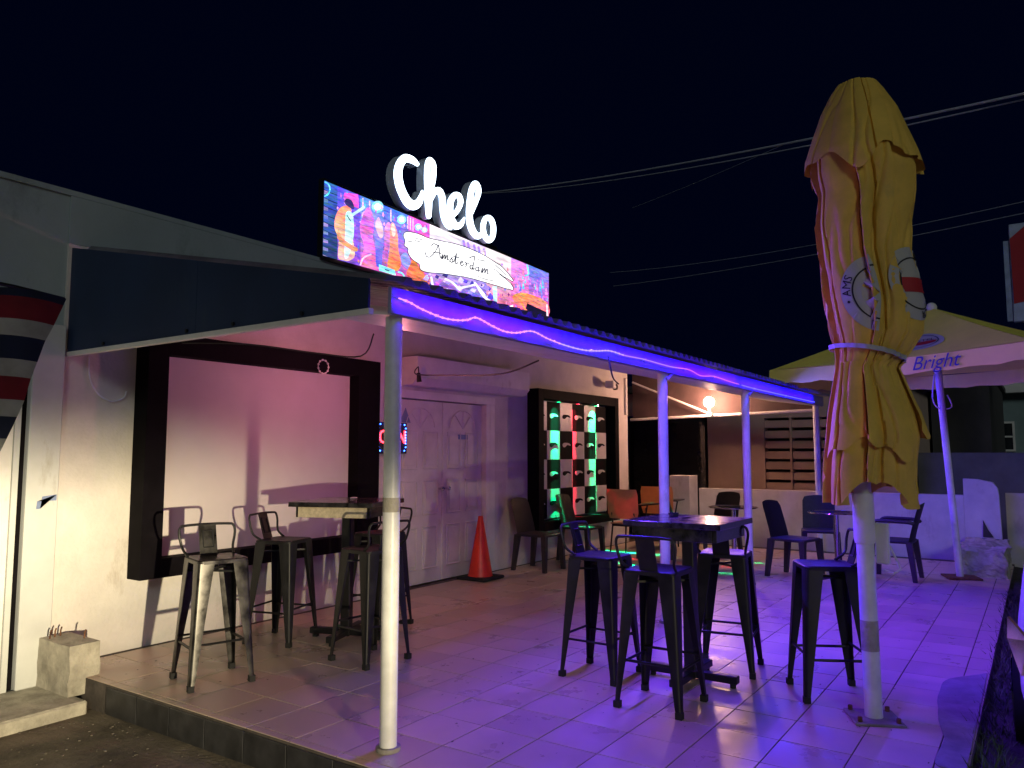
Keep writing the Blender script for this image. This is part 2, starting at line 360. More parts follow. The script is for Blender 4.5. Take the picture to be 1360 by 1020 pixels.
# double entrance door
for k, (a, b) in enumerate(((DX0 + .0, 6.775), (6.783, DX1 - .075))):
    d = MB(); d.b2((a, YW + .05, .01), (b, YW + .095, DT - .01), bev=.003); door = part(d, 'door_leaf', M['whitepaint'], bar)
    wd = b - a
    for c in (0, 1):
        x0 = a + .075 + c * (wd / 2 - .03); x1 = x0 + wd / 2 - .12
        for z0, z1 in ((.16, .62), (.74, 1.12), (1.24, 1.66)):
            f = MB()
            for p, q in (((x0, z0), (x1, z0 + .016)), ((x0, z1 - .016), (x1, z1)), ((x0, z0 + .0165), (x0 + .016, z1 - .0165)), ((x1 - .016, z0 + .0165), (x1, z1 - .0165))):
                f.b2((p[0], YW + .036, p[1]), (q[0], YW + .049, q[1]), bev=.004)
            f.b2((x0 + .04, YW + .041, z0 + .04), (x1 - .04, YW + .049, z1 - .04), bev=.006)
            o = f.build('door_panel', M['whitepaint'], door)
    cx = (a + b) / 2; f = MB()
    f.tube([(cx + .24 * math.cos(t), YW + .046, 1.70 + .21 * math.sin(t)) for t in [math.pi * i / 14 for i in range(15)]], .009, 6)
    for t in (R(50), R(90), R(130)): f.tube([(cx, YW + .046, 1.70), (cx + .23 * math.cos(t), YW + .046, 1.70 + .20 * math.sin(t))], .007, 6)
    f.build('fan_moulding', M['whitepaint'], door)
    kn = MB(); kx = b - .05 if k == 0 else a + .05
    kn.cyl((kx, YW + .05, 1.02), (kx, YW + .01, 1.02), .012, 12); kn.sphere((kx, YW - .005, 1.02), .026); kn.build('door_knob', M['chrome'], door, True)
    sm = MB()
    if k == 0:
        sm.prism([(6.06, YW + .04, 1.74), (6.23, YW + .04, 1.74), (6.15, YW + .04, 1.90)], (0, .004, 0))
    else:
        sm.b2((cx - .10, YW + .04, 1.575), (cx + .08, YW + .046, 1.63))
    o = sm.build('sticker', M['bluetape'], door)
cs = MB(); cs.b2((DX0 - .08, YW - .022, .0), (DX0 - .002, YW + .045, DT)); cs.b2((DX1 - .07, YW - .02, 0), (DX1, YW + .12, DT)); cs.b2((DX1 + .002, YW - .022, 0), (DX1 + .10, YW - .002, DT + .0)); cs.b2((DX0 - .08, YW - .024, DT + .002), (DX1 + .10, YW + .12, DT + .085))
part(cs, 'door_casing', M['whitepaint'], bar)
# roller shutter box over the door
sb = MB(); sb.prism([(5.98, YW - .002, 2.42), (5.98, YW - .27, 2.42), (5.98, YW - .27, 2.20), (5.98, YW - .20, 2.125), (5.98, YW - .002, 2.125)], (2.12, 0, 0))
part(sb, 'shutter_box', M['whitepaint'], bar)
# concrete stub with rebars at the patio corner, threshold slab
st = empty('concrete_stub', (2.625, 5.30, -.1)); tag(st, 'broken grey concrete stub with rusty rebar ends at the patio corner', 'concrete block')
c = MB(); c.prism([(-.10, -.23, 0), (.09, -.23, 0), (.10, .2, 0), (-.10, .2, 0)], (0, 0, .31))
bmesh.ops.subdivide_edges(c.bm, edges=c.bm.edges[:], cuts=3, use_grid_fill=True)
for v in c.bm.verts: v.co += Vector((mnoise.noise(v.co * 9 + Vector((3, 0, 0))), mnoise.noise(v.co * 9), mnoise.noise(v.co * 9 + Vector((0, 7, 0))))) * .011
c.build('block', M['concrete'], st)
for x, y in ((-.07, .1), (-.03, .12), (.01, .13), (.06, -.08)): MB().tube([(x, y, .28), (x + .004, y, .35), (x + .012, y + .004, .365)], .005, 6).build('rebar', M['rust'], st)
sl = MB(); sl.b2((-6, 4.92, GZ - .1), (2.575, YW - .0, -.10), bev=.012)
slo = sl.build('threshold_slab', M['concrete']); tag(slo, 'worn concrete threshold slab along the left doorway', 'slab')

# ------------------------------------------------------------------ framed white board on the facade
fb = empty('framed_board', (4.4, YW, 1.4)); tag(fb, 'large white board in a thick black box frame on the facade', 'board')
D = .17; fx0, fx1, fz0, fz1 = 3.13, 5.545, .505, 2.315
for a, b in (((fx0, YW - D, fz0), (fx0 + .165, YW - .001, fz1)), ((fx1 - .29, YW - D, fz0), (fx1, YW - .001, fz1)), ((fx0 + .165, YW - D, fz0), (fx1 - .29, YW - .001, fz0 + .14)), ((fx0 + .165, YW - D, fz1 - .16), (fx1 - .29, YW - .001, fz1))):
    part(MB().b2(a, b, bev=.003), 'frame_board', M['darkframe'], fb)
part(MB().b2((fx0 + .15, YW - .04, fz0 + .11), (fx1 - .28, YW - .012, fz1 - .15)), 'panel', M['screen'], fb)
# small ring ornament
rg = MB()
for k in range(11):
    a = 2 * math.pi * k / 11; rg.sphere((4.79 + .062 * math.cos(a), YW - D - .012, 2.20 + .062 * math.sin(a)), .010, 6, 5)
rg.tube([(4.79 + .062 * math.cos(2 * math.pi * i / 20), YW - D - .012, 2.20 + .062 * math.sin(2 * math.pi * i / 20)) for i in range(21)], .004, 5)
tag(rg.build('bead_ring', M['whitepaint']), 'small pale beaded ring hung on the top black frame board', 'ornament')

# ------------------------------------------------------------------ checkered display niche
cd = empty('checkered_display', (9.8, YW, 1.3)); tag(cd, 'black box frame with black and white checkered panel and coloured lamps', 'wall display')
qx0, qx1, qz0, qz1 = 8.46, 10.78, .40, 2.26
for a, b in (((qx0, YW - .18, qz0), (qx0 + .13, YW - .001, qz1)), ((qx1 - .12, YW - .18, qz0), (qx1, YW - .001, qz1)), ((qx0 + .13, YW - .18, qz1 - .13), (qx1 - .12, YW - .001, qz1)), ((qx0 + .13, YW - .18, qz0), (qx1 - .12, YW - .001, qz0 + .12))):
    part(MB().b2(a, b, bev=.003), 'frame_board', M['darkframe'], cd)
CW = .345; CH = .394
lipu = crom([(-.11, .005, 0), (-.08, .03, 0), (0, .034, 0), (.07, .026, 0), (.115, .0, 0), (.08, -.004, 0), (.02, .004, 0), (-.05, -.028, 0), (-.095, -.022, 0)], 3, True)
for i in range(6):
    for j in range(4):
        x = 8.52 + i * CW + CW / 2; z = 2.115 - j * CH - CH / 2; wh = (i + j) % 2 == 0
        t = MB(); t.b2((x - CW / 2 + .0015, YW - .055, z - CH / 2 + .0015), (x + CW / 2 - .0015, YW - .02, z + CH / 2 - .0015), bev=.002)
        o = part(t, 'checker_tile', M['cw' if wh else 'cb'], cd)
        r = MB(); r.prism([(x + p[0], YW - .056, z + p[1]) for p in lipu], (0, -.004, 0)); r.build('relief', M['cb' if wh else 'cw'], o)
for x, col, nm in ((9.07, (.0, 1, .32), 'green'), (9.60, (1, .02, .05), 'red'), (10.15, (.0, 1, .32), 'green')):
    f = MB(); f.cyl((x, YW - .12, 2.13), (x, YW - .12, 2.112), .032, 14); o = part(f, 'downlight', M['chrome'], cd)
    e = MB(); e.cyl((x, YW - .12, 2.1115), (x, YW - .12, 2.109), .024, 14); e.build('lens', emis('lens_' + nm, col, 6), o)
    L = bpy.data.lights.new('downlight_beam', 'SPOT'); L.energy = 9 if nm == 'green' else 7; L.color = col; L.spot_size = R(100); L.spot_blend = .2; L.shadow_soft_size = .004
    lo = bpy.data.objects.new('downlight_beam', L); COL.objects.link(lo); lo.location = (x, YW - .12, 2.10)
    # slit lens: a flat fan of light grazing down the panel
    L.use_nodes = True; n = L.node_tree.nodes; l = L.node_tree.links
    tcn = n.new('ShaderNodeTexCoord'); spn = n.new('ShaderNodeSeparateXYZ'); l.new(tcn.outputs['Normal'], spn.inputs[0])
    def mm(op, a_, b_):
        x_ = n.new('ShaderNodeMath'); x_.operation = op
        for i_, v_ in enumerate((a_, b_)):
            if isinstance(v_, (int, float)): x_.inputs[i_].default_value = v_
            else: l.new(v_, x_.inputs[i_])
        return x_.outputs[0]
    ny = mm('MAXIMUM', spn.outputs[1], .012); rt_ = mm('DIVIDE', mm('ABSOLUTE', spn.outputs[0], 0), ny)
    mr_ = n.new('ShaderNodeMapRange'); mr_.interpolation_type = 'SMOOTHSTEP'; l.new(rt_, mr_.inputs[0]); wf = 2.2 if nm == 'green' else 1.2
    mr_.inputs[1].default_value = wf * .45; mr_.inputs[2].default_value = wf; mr_.inputs[3].default_value = 1; mr_.inputs[4].default_value = 0
    q_ = mm('MINIMUM', mm('DIVIDE', mm('ABSOLUTE', spn.outputs[2], 0), ny), 26)
    l.new(mm('MULTIPLY', mm('POWER', q_, 1.9), mr_.outputs[0]), n['Emission'].inputs[1])

# ------------------------------------------------------------------ awning: posts, fascia, roof, side panel
aw = empty('awning', (2.8, 2.65, 0)); tag(aw, 'long lean-to awning on white round posts along the bar front', 'awning')
PX = (2.83, 6.18, 8.45, 11.72)
for k, x in enumerate(PX):
    p = MB(); n_ = 14; p.tube([(x, 2.65, .0), (x, 2.65, .4), (x, 2.65, 1.0), (x, 2.65, 1.6), (x, 2.65, 2.1)], .042, 20)
    o = part(p, 'post', M['postpaint'], aw, True)
    b = MB(); b.cyl((x, 2.65, .0), (x, 2.65, .02), .06, 20); b.build('base_collar', M['cement'], o, True)
    if k == 0:
        b = MB(); b.cyl((x, 2.65, 1.13), (x, 2.65, 1.20), .0428, 20); b.build('tape_patch', M['concrete'], o, True)
fa = MB(); fa.b2((2.74, 2.585, 2.10), (11.93, 2.612, 2.235), bev=.003); part(fa, 'fascia', M['fascia'], aw)
for a, b, dz in ((2.76, 4.945, 0), (4.95, 6.895, -.004), (6.90, 8.895, 0), (8.90, 11.9, -.004)):
    be = MB(); be.prism([(a, 2.614, 2.097 + dz), (a, 3.32, 2.20 + dz), (a, 3.32, 2.215 + dz), (a, 2.614, 2.112 + dz)], (b - a, 0, 0)); part(be, 'soffit_board', M['whitepaint'], aw)
def roofz(y): return 2.24 + (y - 2.5) * (2.86 - 2.24) / (YW - 2.5)
rf = MB(); P = .12; n_ = int((11.98 - 2.70) / P * 4)
for ys in (0,):
    top = []; bot = []
    prof = [0, 0, .034, .034]
    rows = [[], []]
    for i in range(n_ + 1):
        x = 2.70 + i * P / 4; z = prof[i % 4]
        for r_, y in enumerate((2.50, YW - .005)): rows[r_].append((x, y, roofz(y) + z))
    vv = [[rf.bm.verts.new(p) for p in r_] for r_ in rows]
    for i in range(n_): rf.bm.faces.new((vv[0][i], vv[0][i + 1], vv[1][i + 1], vv[1][i]))
    r_ = bmesh.ops.solidify(rf.bm, geom=rf.bm.faces[:], thickness=.004)
part(rf, 'roof_sheet', M['roof'], aw)
for x in (4.5, 6.18, 7.3, 8.45, 10.1):
    a, b = 2.73, YW - .01
    raf = MB(); a = 3.34; raf.prism([(x, a, 2.23), (x, b, roofz(b) - .10), (x, b, roofz(b) - .012), (x, a, roofz(a) - .012)], (.05, 0, 0)); part(raf, 'rafter', M['whitepaint'], aw)
ys = [2.63, 4.03, YW - .004]
for (a, b) in ((ys[0], ys[1]), (ys[1], ys[2])):
    s_ = MB(); a += .002; b -= .002
    s_.prism([(2.63, a, 2.115), (2.63, b, 2.115), (2.63, b, roofz(b) - .008), (2.63, a, roofz(a) - .008)], (.012, 0, 0))
    part(s_, 'side_panel', M['panelnavy'], aw)
part(MB().b2((2.622, 2.62, 2.082), (2.655, YW - .004, 2.113), bev=.003), 'panel_rail', M['whitepaint'], aw)
for y in (5.04, 4.11, 3.67, 3.1):
    part(MB().cyl((2.63, y, 2.135), (2.618, y, 2.135), .011, 8), 'bolt', M['black'], aw)
# far end panel, tie rail, braces
s_ = MB(); s_.prism([(11.80, 2.63, 2.03), (11.80, 5.60, 2.0), (11.80, 5.60, 2.86), (11.80, 2.63, 2.25)], (.02, 0, 0)); part(s_, 'end_panel', mat('end_panel_paint', (.085, .05, .05), .8), aw)
part(MB().tube([(11.72, 2.70, 2.035), (11.72, 5.6, 1.965)], .024, 10), 'tie_rail', M['whitepaint'], aw, True)
part(MB().tube([(11.6, 5.5, 2.58), (11.70, 4.17, 2.0)], .016, 8), 'brace', M['whitepaint'], aw, True)
for x in PX[1:3]: part(MB().box((x + .10, 2.60, 2.105), (.26, .02, .02), rot=Matrix.Rotation(R(-25), 4, 'Y')), 'brace', M['fascia'], aw)
# bulb on the far rail
bl = empty('bulb_lamp', (11.48, 4.16, 2.04)); tag(bl, 'glowing bare bulb on the far tie rail under the awning', 'lamp')
o = MB(); o.cyl((0, 0, 0), (0, 0, .09), .02, 12); o.tube([(.0, 0, .01), (.22, .02, -.02)], .012, 8); o.build('socket', M['whitepaint'], bl)
o = MB(); o.sphere((0, -.0, .155), .078, 16, 12); o.build('bulb', emis('bulb_glow', (1, .52, .34), 330), bl, True)
# unseen pink bulb hidden behind the post, placed to spread its pink light
pk = empty('hanging_lamp', (4.70, 4.40, 2.14)); tag(pk, 'small unseen pink bulb hanging under the awning behind the nearest post', 'lamp')
o = MB(); o.cyl((0, 0, .50), (0, 0, .06), .005, 6); o.cyl((0, 0, .09), (0, 0, .022), .018, 12); o.build('cord', M['black'], pk)
o = MB(); o.sphere((0, 0, 0), .032, 14, 10); o.build('bulb', emis('pink_glow', (1, .30, .37), 600), pk, True)

# ------------------------------------------------------------------ LED rope on the fascia
lr = empty('led_rope', (2.8, 2.56, 2.18)); tag(lr, 'wavy violet and blue LED rope light strung along the fascia', 'rope light')
rp = [(529.7, 396), (545, 402), (559, 410), (585, 421), (604, 425), (620, 425), (633, 422), (654, 433), (670, 440), (686, 442), (707, 440), (728, 450), (752, 459), (776, 465), (794, 466), (810, 466), (830, 472), (850, 476), (862, 479), (891, 487), (915, 491), (931, 499), (949, 500), (970, 507), (1000, 517), (1018, 523), (1040, 528), (1060, 532), (1082, 538)]
rp = [onY(x, y, 2.56) for x, y in rp]
rp = [(p.x, 2.56, max(2.125, min(2.232, p.z))) for p in rp]
rp = crom(rp, 8)
cols = [(.20, .03, 1), (.22, .03, 1), (.13, .03, 1), (.06, .035, 1), (.09, .035, 1), (.16, .02, 1), (.06, .035, 1), (.04, .035, 1)]
xs = [2.7, 3.3, 3.85, 4.3, 5.2, 6.3, 8.0, 9.2, 12.5]
for k in range(8):
    seg = [p for p in rp if xs[k] - .001 <= p[0] <= xs[k + 1] + .06]
    if len(seg) < 2: continue
    m = MB(); m.tube(seg, .0036, 6)
    if k < 4:   # beads of the near part
        acc = 0
        for a, b in zip(seg, seg[1:]):
            acc += (Vector(b) - Vector(a)).length
            if acc > .04: m.sphere(b, .007, 6, 4); acc = 0
    part(m, 'rope', emis('rope_glow_%d' % k, tuple(.08 * c + .92 * q for c, q in zip((1, .7, 1), cols[k])) if k < 4 else tuple(.02 + .98 * q for q in cols[k]), 5), lr)
    L = bpy.data.lights.new('rope_beam', 'AREA'); L.shape = 'RECTANGLE'; ln = seg[-1][0] - seg[0][0]; L.size = ln; L.size_y = .012; L.energy = (6, 19, 46, 52, 44, 34, 24, 17)[k] * ln; L.color = cols[k]; L.spread = R(165)
    lo = bpy.data.objects.new('rope_beam', L); COL.objects.link(lo); lo.location = ((seg[0][0] + seg[-1][0]) / 2, 2.548, 2.17)
    lo.rotation_euler = (R(-50), 0, 0)
    L2 = bpy.data.lights.new('rope_wash', 'AREA'); L2.shape = 'RECTANGLE'; L2.size = ln; L2.size_y = .01; L2.energy = 3.4 * ln; L2.color = (cols[k][0] * .25, .0, 1)
    lo = bpy.data.objects.new('rope_wash', L2); COL.objects.link(lo); lo.location = ((seg[0][0] + seg[-1][0]) / 2, 2.535, 2.17); lo.rotation_euler = (R(90), 0, 0)

for k in range(6, len(rp) - 4, 17):
    x, y, z = rp[k]; part(MB().box((x, 2.572, z), (.014, .028, .020), bev=.002), 'clip', M['whitepaint'], lr)
# ------------------------------------------------------------------ illuminated billboard + channel letters
SY = YW - .04
bb = empty('billboard', (6.9, YW, 3.26)); tag(bb, 'long backlit billboard printed with a neon party scene on the parapet', 'billboard')
BX0, BX1 = 4.88, 8.98
def bz0(x): return 3.275 - (x - BX0) / (BX1 - BX0) * .03
def bz1(x): return 4.02 - (x - BX0) / (BX1 - BX0) * .09
s_ = MB(); s_.prism([(BX0 - .006, SY + .005, bz0(BX0) - .035), (BX1 + .006, SY + .005, bz0(BX1) - .035), (BX1 + .006, SY + .005, bz1(BX1) + .008), (BX0 - .006, SY + .005, bz1(BX0) + .008)], (0, .07, 0)); part(s_, 'box', M['signbox'], bb)
# print: flat coloured shapes, each a hair in front of the one below
pm = bpy.data.materials.new('backlit_print'); pm.use_nodes = True; n = pm.node_tree.nodes; l = pm.node_tree.links; n.clear()
mo = n.new('ShaderNodeOutputMaterial'); me_ = n.new('ShaderNodeEmission'); at = n.new('ShaderNodeVertexColor'); at.layer_name = 'Col'
nz = n.new('ShaderNodeTexNoise'); nz.inputs['Scale'].default_value = 17; nz.inputs['Detail'].default_value = 5
mr = n.new('ShaderNodeMapRange'); mr.inputs[1].default_value = .3; mr.inputs[2].default_value = .7; mr.inputs[3].default_value = .75; mr.inputs[4].default_value = 1.6
l.new(nz.outputs[0], mr.inputs[0]); l.new(mr.outputs[0], me_.inputs[1]); hv = n.new('ShaderNodeSeparateColor'); hv.mode = 'HSV'; l.new(at.outputs[0], hv.inputs[0])
n3 = n.new('ShaderNodeTexNoise'); n3.inputs['Scale'].default_value = 34; n3.inputs['Detail'].default_value = 6; n3.inputs['Roughness'].default_value = .7
br_ = n.new('ShaderNodeVectorMath'); br_.operation = 'MULTIPLY_ADD'; br_.inputs[1].default_value = (4.5, 4.5, 4.5); br_.inputs[2].default_value = (-1.25, -1.25, -1.15); l.new(n3.outputs['Color'], br_.inputs[0])
ml = n.new('ShaderNodeMixRGB'); ml.blend_type = 'MULTIPLY'; l.new(hv.outputs[1], ml.inputs[0]); l.new(at.outputs[0], ml.inputs[1]); l.new(br_.outputs[0], ml.inputs[2])
l.new(ml.outputs[0], me_.inputs[0]); l.new(me_.outputs[0], mo.inputs[0])
pb = MB(); cl = pb.bm.loops.layers.float_color.new('Col'); lay = [0]
def q7(x, y): return 420 + .23529 * x, 230 + .23529 * y
def sp(x, y, off=0):
    X, Y = q7(x, y); p = onY(X, Y, SY); x_ = max(BX0, min(BX1, p.x)); z_ = max(bz0(x_), min(bz1(x_), p.z)); return (x_, SY - off, z_)
def shape(pts, col, col2=None, smooth=False):
    if smooth: pts = [(a, b) for a, b, _ in crom([(a, b, 0) for a, b in pts], 4, True)]
    lay[0] += 1; f = pb.poly([sp(a, b, .00008 * lay[0]) for a, b in pts])
    ys_ = [b for a, b in pts]; y0_, y1_ = min(ys_), max(ys_)
    for lp, (a, b) in zip(f.loops, pts):
        t = (b - y0_) / ((y1_ - y0_) or 1); c = col if col2 is None else tuple(u * (1 - t) + v * t for u, v in zip(col, col2)); lp[cl] = (*c, 1)
def line(pts, wd, col):
    rb = ribbon([(a, b, wd) for a, b in pts], 4); lay[0] += 1; o_ = .00008 * lay[0]
    for (a, b), (c, d) in zip(rb, rb[1:]):
        f = pb.bm.faces.new([pb.bm.verts.new(sp(*p, o_)) for p in (a, b, d, c)])
        for lp in f.loops: lp[cl] = (*col, 1)
def disc(x, y, r, col, ry=None):
    shape([(x + r * math.cos(t), y + (ry or r) * math.sin(t)) for t in [2 * math.pi * i / 14 for i in range(14)]], col)
TOP = lambda x: 40 + (x - 25) * .4125
BOT = lambda x: 465 + (x - 20) * .292
def band(x0, x1, c0, c1): shape([(x0, TOP(x0) - 6), (x1, TOP(x1) - 6), (x1, BOT(x1) + 6), (x0, BOT(x0) + 6)], c0, c1)
prev = None
for x0, x1, c0, c1 in ((14, 120, (.05, .14, .55), (.03, .05, .16)), (120, 250, (.10, .10, .85), (.30, .10, .62)), (250, 380, (.10, .35, .95), (.55, .10, .45)), (380, 520, (.05, .22, .9), (.6, .12, .35)), (520, 640, (.95, .15, .75), (.75, .12, .18)), (640, 820, (1.1, 1.0, 1.05), (.25, .06, .55)), (820, 960, (.9, .75, 1.0), (.10, .05, .5)), (960, 1100, (1.1, 1.0, 1.0), (.6, .07, .3)), (1100, 1200, (.75, .3, .9), (.9, .12, .2)), (1200, 1312, (.12, .25, .95), (.75, .05, .3))): band(x0, x1, c0, c1)
for i in range(9):   # brick wall
    y = 80 + i * 46
    line([(22, y), (70, y + 26), (118, y + 44)], 5, (.015, .03, .10))
    shape([(24, y + 8), (66, y + 24), (66, y + 40), (24, y + 30)], (.16, .22, .5) if i % 2 else (.28, .25, .55))
for cx, cy, r in ((35, 90, 42), (285, 240, 26)): line([(cx + r * math.cos(t), cy + r * math.sin(t)) for t in [2 * math.pi * i / 12 for i in range(13)]], 8, (.15, .95, 1.1) if cx < 100 else (.9, .5, 1.1))
shape([(160, 110), (235, 120), (240, 200), (190, 180), (150, 140)], (1.0, .12, .75)); 
for x, y, r in ((345, 190, 34), (480, 262, 26), (575, 305, 20), (610, 320, 16)): disc(x, y, r, (.35, .9, 1.1)); disc(x, y, r * .6, (1.1, 1.1, 1.1))
for x in (262, 300, 420, 515, 530, 545): line([(x, TOP(x) + 6), (x, TOP(x) + 70)], 7, (.95, .6, 1.1))
rq = random.Random(11)
for k in range(150):
    x = rq.uniform(110, 640); y = rq.uniform(TOP(x) + 8, BOT(x) - 6); s_ = rq.uniform(3, 11); top_ = (y - TOP(x)) / (BOT(x) - TOP(x)) < .45
    shape([(x - s_ * .6, y), (x - s_ * .1, y - s_ * rq.uniform(.8, 2.4)), (x + s_ * .7, y - s_ * .3), (x + s_ * .2, y + s_)], rq.choice([(.1, .5, 1.1), (.65, .15, 1.0), (.2, .15, .8), (1.0, .4, .95)] if top_ else [(.06, .05, .35), (.7, .1, .4), (.12, .3, .9), (.9, .25, .15), (.3, .1, .6)]))
for k in range(60):
    x = rq.uniform(980, 1300); y = rq.uniform(TOP(x) + 50, BOT(x) - 6); s_ = rq.uniform(3, 11)
    shape([(x - s_ * .6, y), (x - s_ * .1, y - s_ * rq.uniform(.8, 2.4)), (x + s_ * .7, y - s_ * .3), (x + s_ * .2, y + s_)], rq.choice([(.6, .1, .9), (1.0, .25, .4), (.2, .2, 1.0), (1.0, .5, .6), (.3, .05, .25)]))
# performer with hat
shape([(100, 250), (125, 200), (165, 185), (190, 210), (185, 300), (200, 380), (205, 480), (120, 490), (118, 380), (95, 310)], (1.1, .32, .16), (1.0, .55, .45), True)
shape([(160, 225), (195, 230), (205, 330), (190, 420), (170, 480), (150, 470), (155, 330)], (.55, 1.0, .95), (.7, .9, .9), True)
shape([(150, 165), (165, 145), (195, 160), (205, 205), (170, 190)], (.04, .03, .15), None, True)
shape([(118, 320), (140, 370), (200, 410), (225, 425), (215, 445), (150, 410), (110, 365)], (1.0, .35, .2), None, True)
line([(190, 240), (215, 225), (260, 195)], 16, (.6, .95, 1.05)); line([(165, 240), (185, 270)], 5, (.05, .03, .1))
# dancers
shape([(245, 270), (275, 200), (300, 210), (320, 280), (312, 360), (330, 470), (330, 560), (240, 520), (262, 420), (238, 330)], (.75, .2, .95), (1.1, .2, .42), True)
shape([(315, 290), (340, 255), (370, 300), (375, 370), (365, 460), (360, 520), (330, 520), (325, 400)], (.5, .35, 1.0), (.08, .12, .75), True)
shape([(325, 300), (345, 250), (372, 340), (352, 370)], (1.05, .6, .75), None, True)
shape([(375, 330), (395, 280), (412, 300), (405, 400), (385, 480)], (.9, .35, .75), (.5, .1, .45), True)
shape([(410, 300), (430, 285), (452, 350), (455, 430), (470, 520), (440, 555), (395, 535), (405, 430)], (1.1, .4, .35), (1.1, .25, .06), True)
shape([(414, 300), (430, 290), (440, 340), (424, 360)], (1.1, .75, .65), None, True)
shape([(470, 470), (500, 450), (525, 500), (515, 545), (480, 520)], (.3, .35, .85), None, True)
shape([(500, 560), (540, 480), (600, 570), (620, 625), (505, 600)], (1.1, .22, .08), (.9, .2, .1))
shape([(345, 515), (435, 548), (440, 590), (345, 560)], (.3, .95, 1.0)); line([(380, 545), (402, 553)], 6, (.03, .1, .2))
line([(240, 520), (258, 480), (300, 460)], 9, (1.0, .7, 1.1)); line([(455, 560), (480, 570), (495, 605)], 8, (.3, 1.0, 1.0))
# crowd strip
rr = random.Random(3)
for k in range(46):
    x = rr.uniform(600, 980); y = BOT(x) - rr.uniform(-4, 95); s_ = rr.uniform(6, 20)
    shape([(x - s_, y), (x - s_ * .2, y - s_ * rr.uniform(.5, 1.6)), (x + s_, y - s_ * .3), (x + s_ * .4, y + s_ * .8)], rr.choice([(.35, .25, 1.0), (.12, .08, .7), (.75, .6, 1.1), (.05, .04, .3), (.55, .15, .75)]))
for a in ([(720, 600), (760, 620), (800, 660)], [(800, 650), (850, 640), (890, 630)], [(900, 640), (930, 690), (975, 730)], [(640, 590), (650, 640), (675, 660)], [(885, 620), (940, 690)]): line(a, 12, (1.0, .95, 1.1))
shape([(985, 640), (1010, 640), (1012, 740), (992, 735)], (.6, .95, 1.1))
# right hand scene
for k in range(30):
    x = rr.uniform(1110, 1300); y = TOP(x) + rr.uniform(60, 160); s_ = rr.uniform(6, 15)
    shape([(x - s_ * .5, y + s_ * 2), (x, y - s_ * 1.4), (x + s_ * .6, y + s_ * 2)], rr.choice([(.8, .25, 1.0), (.2, .2, 1.0), (.95, .25, .75), (.15, .6, 1.0)]))
shape([(1100, 690), (1180, 680), (1290, 730), (1300, 800), (1200, 760), (1120, 740)], (1.1, .35, .1), (1.1, .15, .3), True)
shape([(1180, 735), (1290, 785), (1290, 846), (1205, 815), (1172, 765)], (.01, .008, .03)); line([(1130, 690), (1180, 790), (1210, 815)], 9, (1.1, .35, .1)); line([(1292, 745), (1296, 838)], 10, (1.1, .85, .95))
shape([(1015, 775), (1050, 750), (1090, 800), (1030, 792)], (1.1, .55, .3)); shape([(1082, 750), (1100, 745), (1102, 785), (1082, 788)], (1.1, 1.1, 1.1)); line([(1180, 520), (1188, 570), (1170, 580)], 8, (.2, .95, 1.1))
for x in (820, 845, 880, 905, 935): line([(x, 385 + (x - 820) * .4), (x + 8, 425 + (x - 820) * .45)], 13, (.45, .3, 1.0))
for x in (935, 960): line([(x, 440), (x, 475)], 7, (1.1, .8, .7))
# brush stroke with its black outline
br = [(482, 352), (500, 335), (560, 345), (620, 370), (700, 388), (780, 405), (860, 432), (940, 470), (1000, 508), (1040, 535), (1102, 610), (1060, 590), (1020, 570), (1085, 625), (1098, 660), (1050, 640), (1075, 655), (1000, 632), (930, 612), (850, 590), (760, 575), (690, 565), (620, 560), (578, 545), (572, 515), (535, 490), (510, 455), (508, 425), (488, 410), (492, 385)]
brs = [(a, b) for a, b, _ in crom([(a, b, 0) for a, b in br], 3, True)]
cx_, cy_ = 790, 480
line(br + [br[0]], 9, (.02, .02, .05)); shape(brs, (1.3, 1.3, 1.3))
for a in ([(500, 392), (530, 385)], [(540, 368), (585, 378)], [(545, 382), (575, 390)], [(990, 540), (1040, 580)], [(1000, 520), (1060, 575)], [(900, 490), (940, 498)]): line(a, 4, (.03, .03, .06))
# hand-lettered script
def scr(letter, ox, k=1.0): 
    oy = 465 + (ox - 640) * .345
    for st_ in letter: line([(ox + a * k, oy + (b + .16 * a) * k) for a, b in st_], 5.4, (.03, .03, .06))
LA = [[(-48, -10), (-42, 8), (-20, 6), (8, -30), (22, -62), (26, -40), (32, 0), (44, 4)], [(-6, -20), (14, -22), (34, -20)], [(20, -60), (-4, -66), (-16, -50)]]
Lm = [[(-6, 0), (2, -26), (0, 2), (12, -24), (16, -20), (14, 2), (26, -24), (30, -18), (28, 0), (36, -4)]]
Ls = [[(-8, -2), (10, -30), (5, -20), (12, -8), (4, 2), (-4, -3)], [(10, 0), (20, -6)]]
Lt = [[(0, -12), (12, -58), (6, -4), (14, 0), (20, -6)], [(-4, -36), (24, -34)]]
Le = [[(0, -10), (12, -18), (8, -26), (0, -12), (6, 2), (18, -6)]]
Lr = [[(0, -24), (8, -20), (4, 2)], [(5, -14), (14, -24), (20, -20)]]
Ld = [[(14, -20), (0, -18), (0, 0), (12, -4), (24, -66), (14, -70), (-4, -60)], [(18, -30), (14, 2), (22, -4)]]
La = [[(14, -20), (0, -18), (0, 0), (12, -4), (16, -22), (13, 2), (22, -4)]]
scr(LA, 655, 1.05); scr(Lm, 700); scr(Ls, 748); scr(Lt, 768); scr(Le, 802); scr(Lr, 828); scr(Ld, 858); scr(La, 890); scr(Lm, 925)
line([(900, 582), (940, 600), (1000, 612)], 3, (.03, .03, .06))
part(pb, 'print', pm, bb)
def ar(x, y, z=0): p = Vector(sp(673 + x * 1.0, 520 - y + x * .27, .00009 * lay[0] + .002)); return p
text_mesh('ARUBA', 34, lambda x, y, z: ar(x * .72, y), 'lettering', emis('print_ink', (.03, .03, .06), 1), None).parent = bb
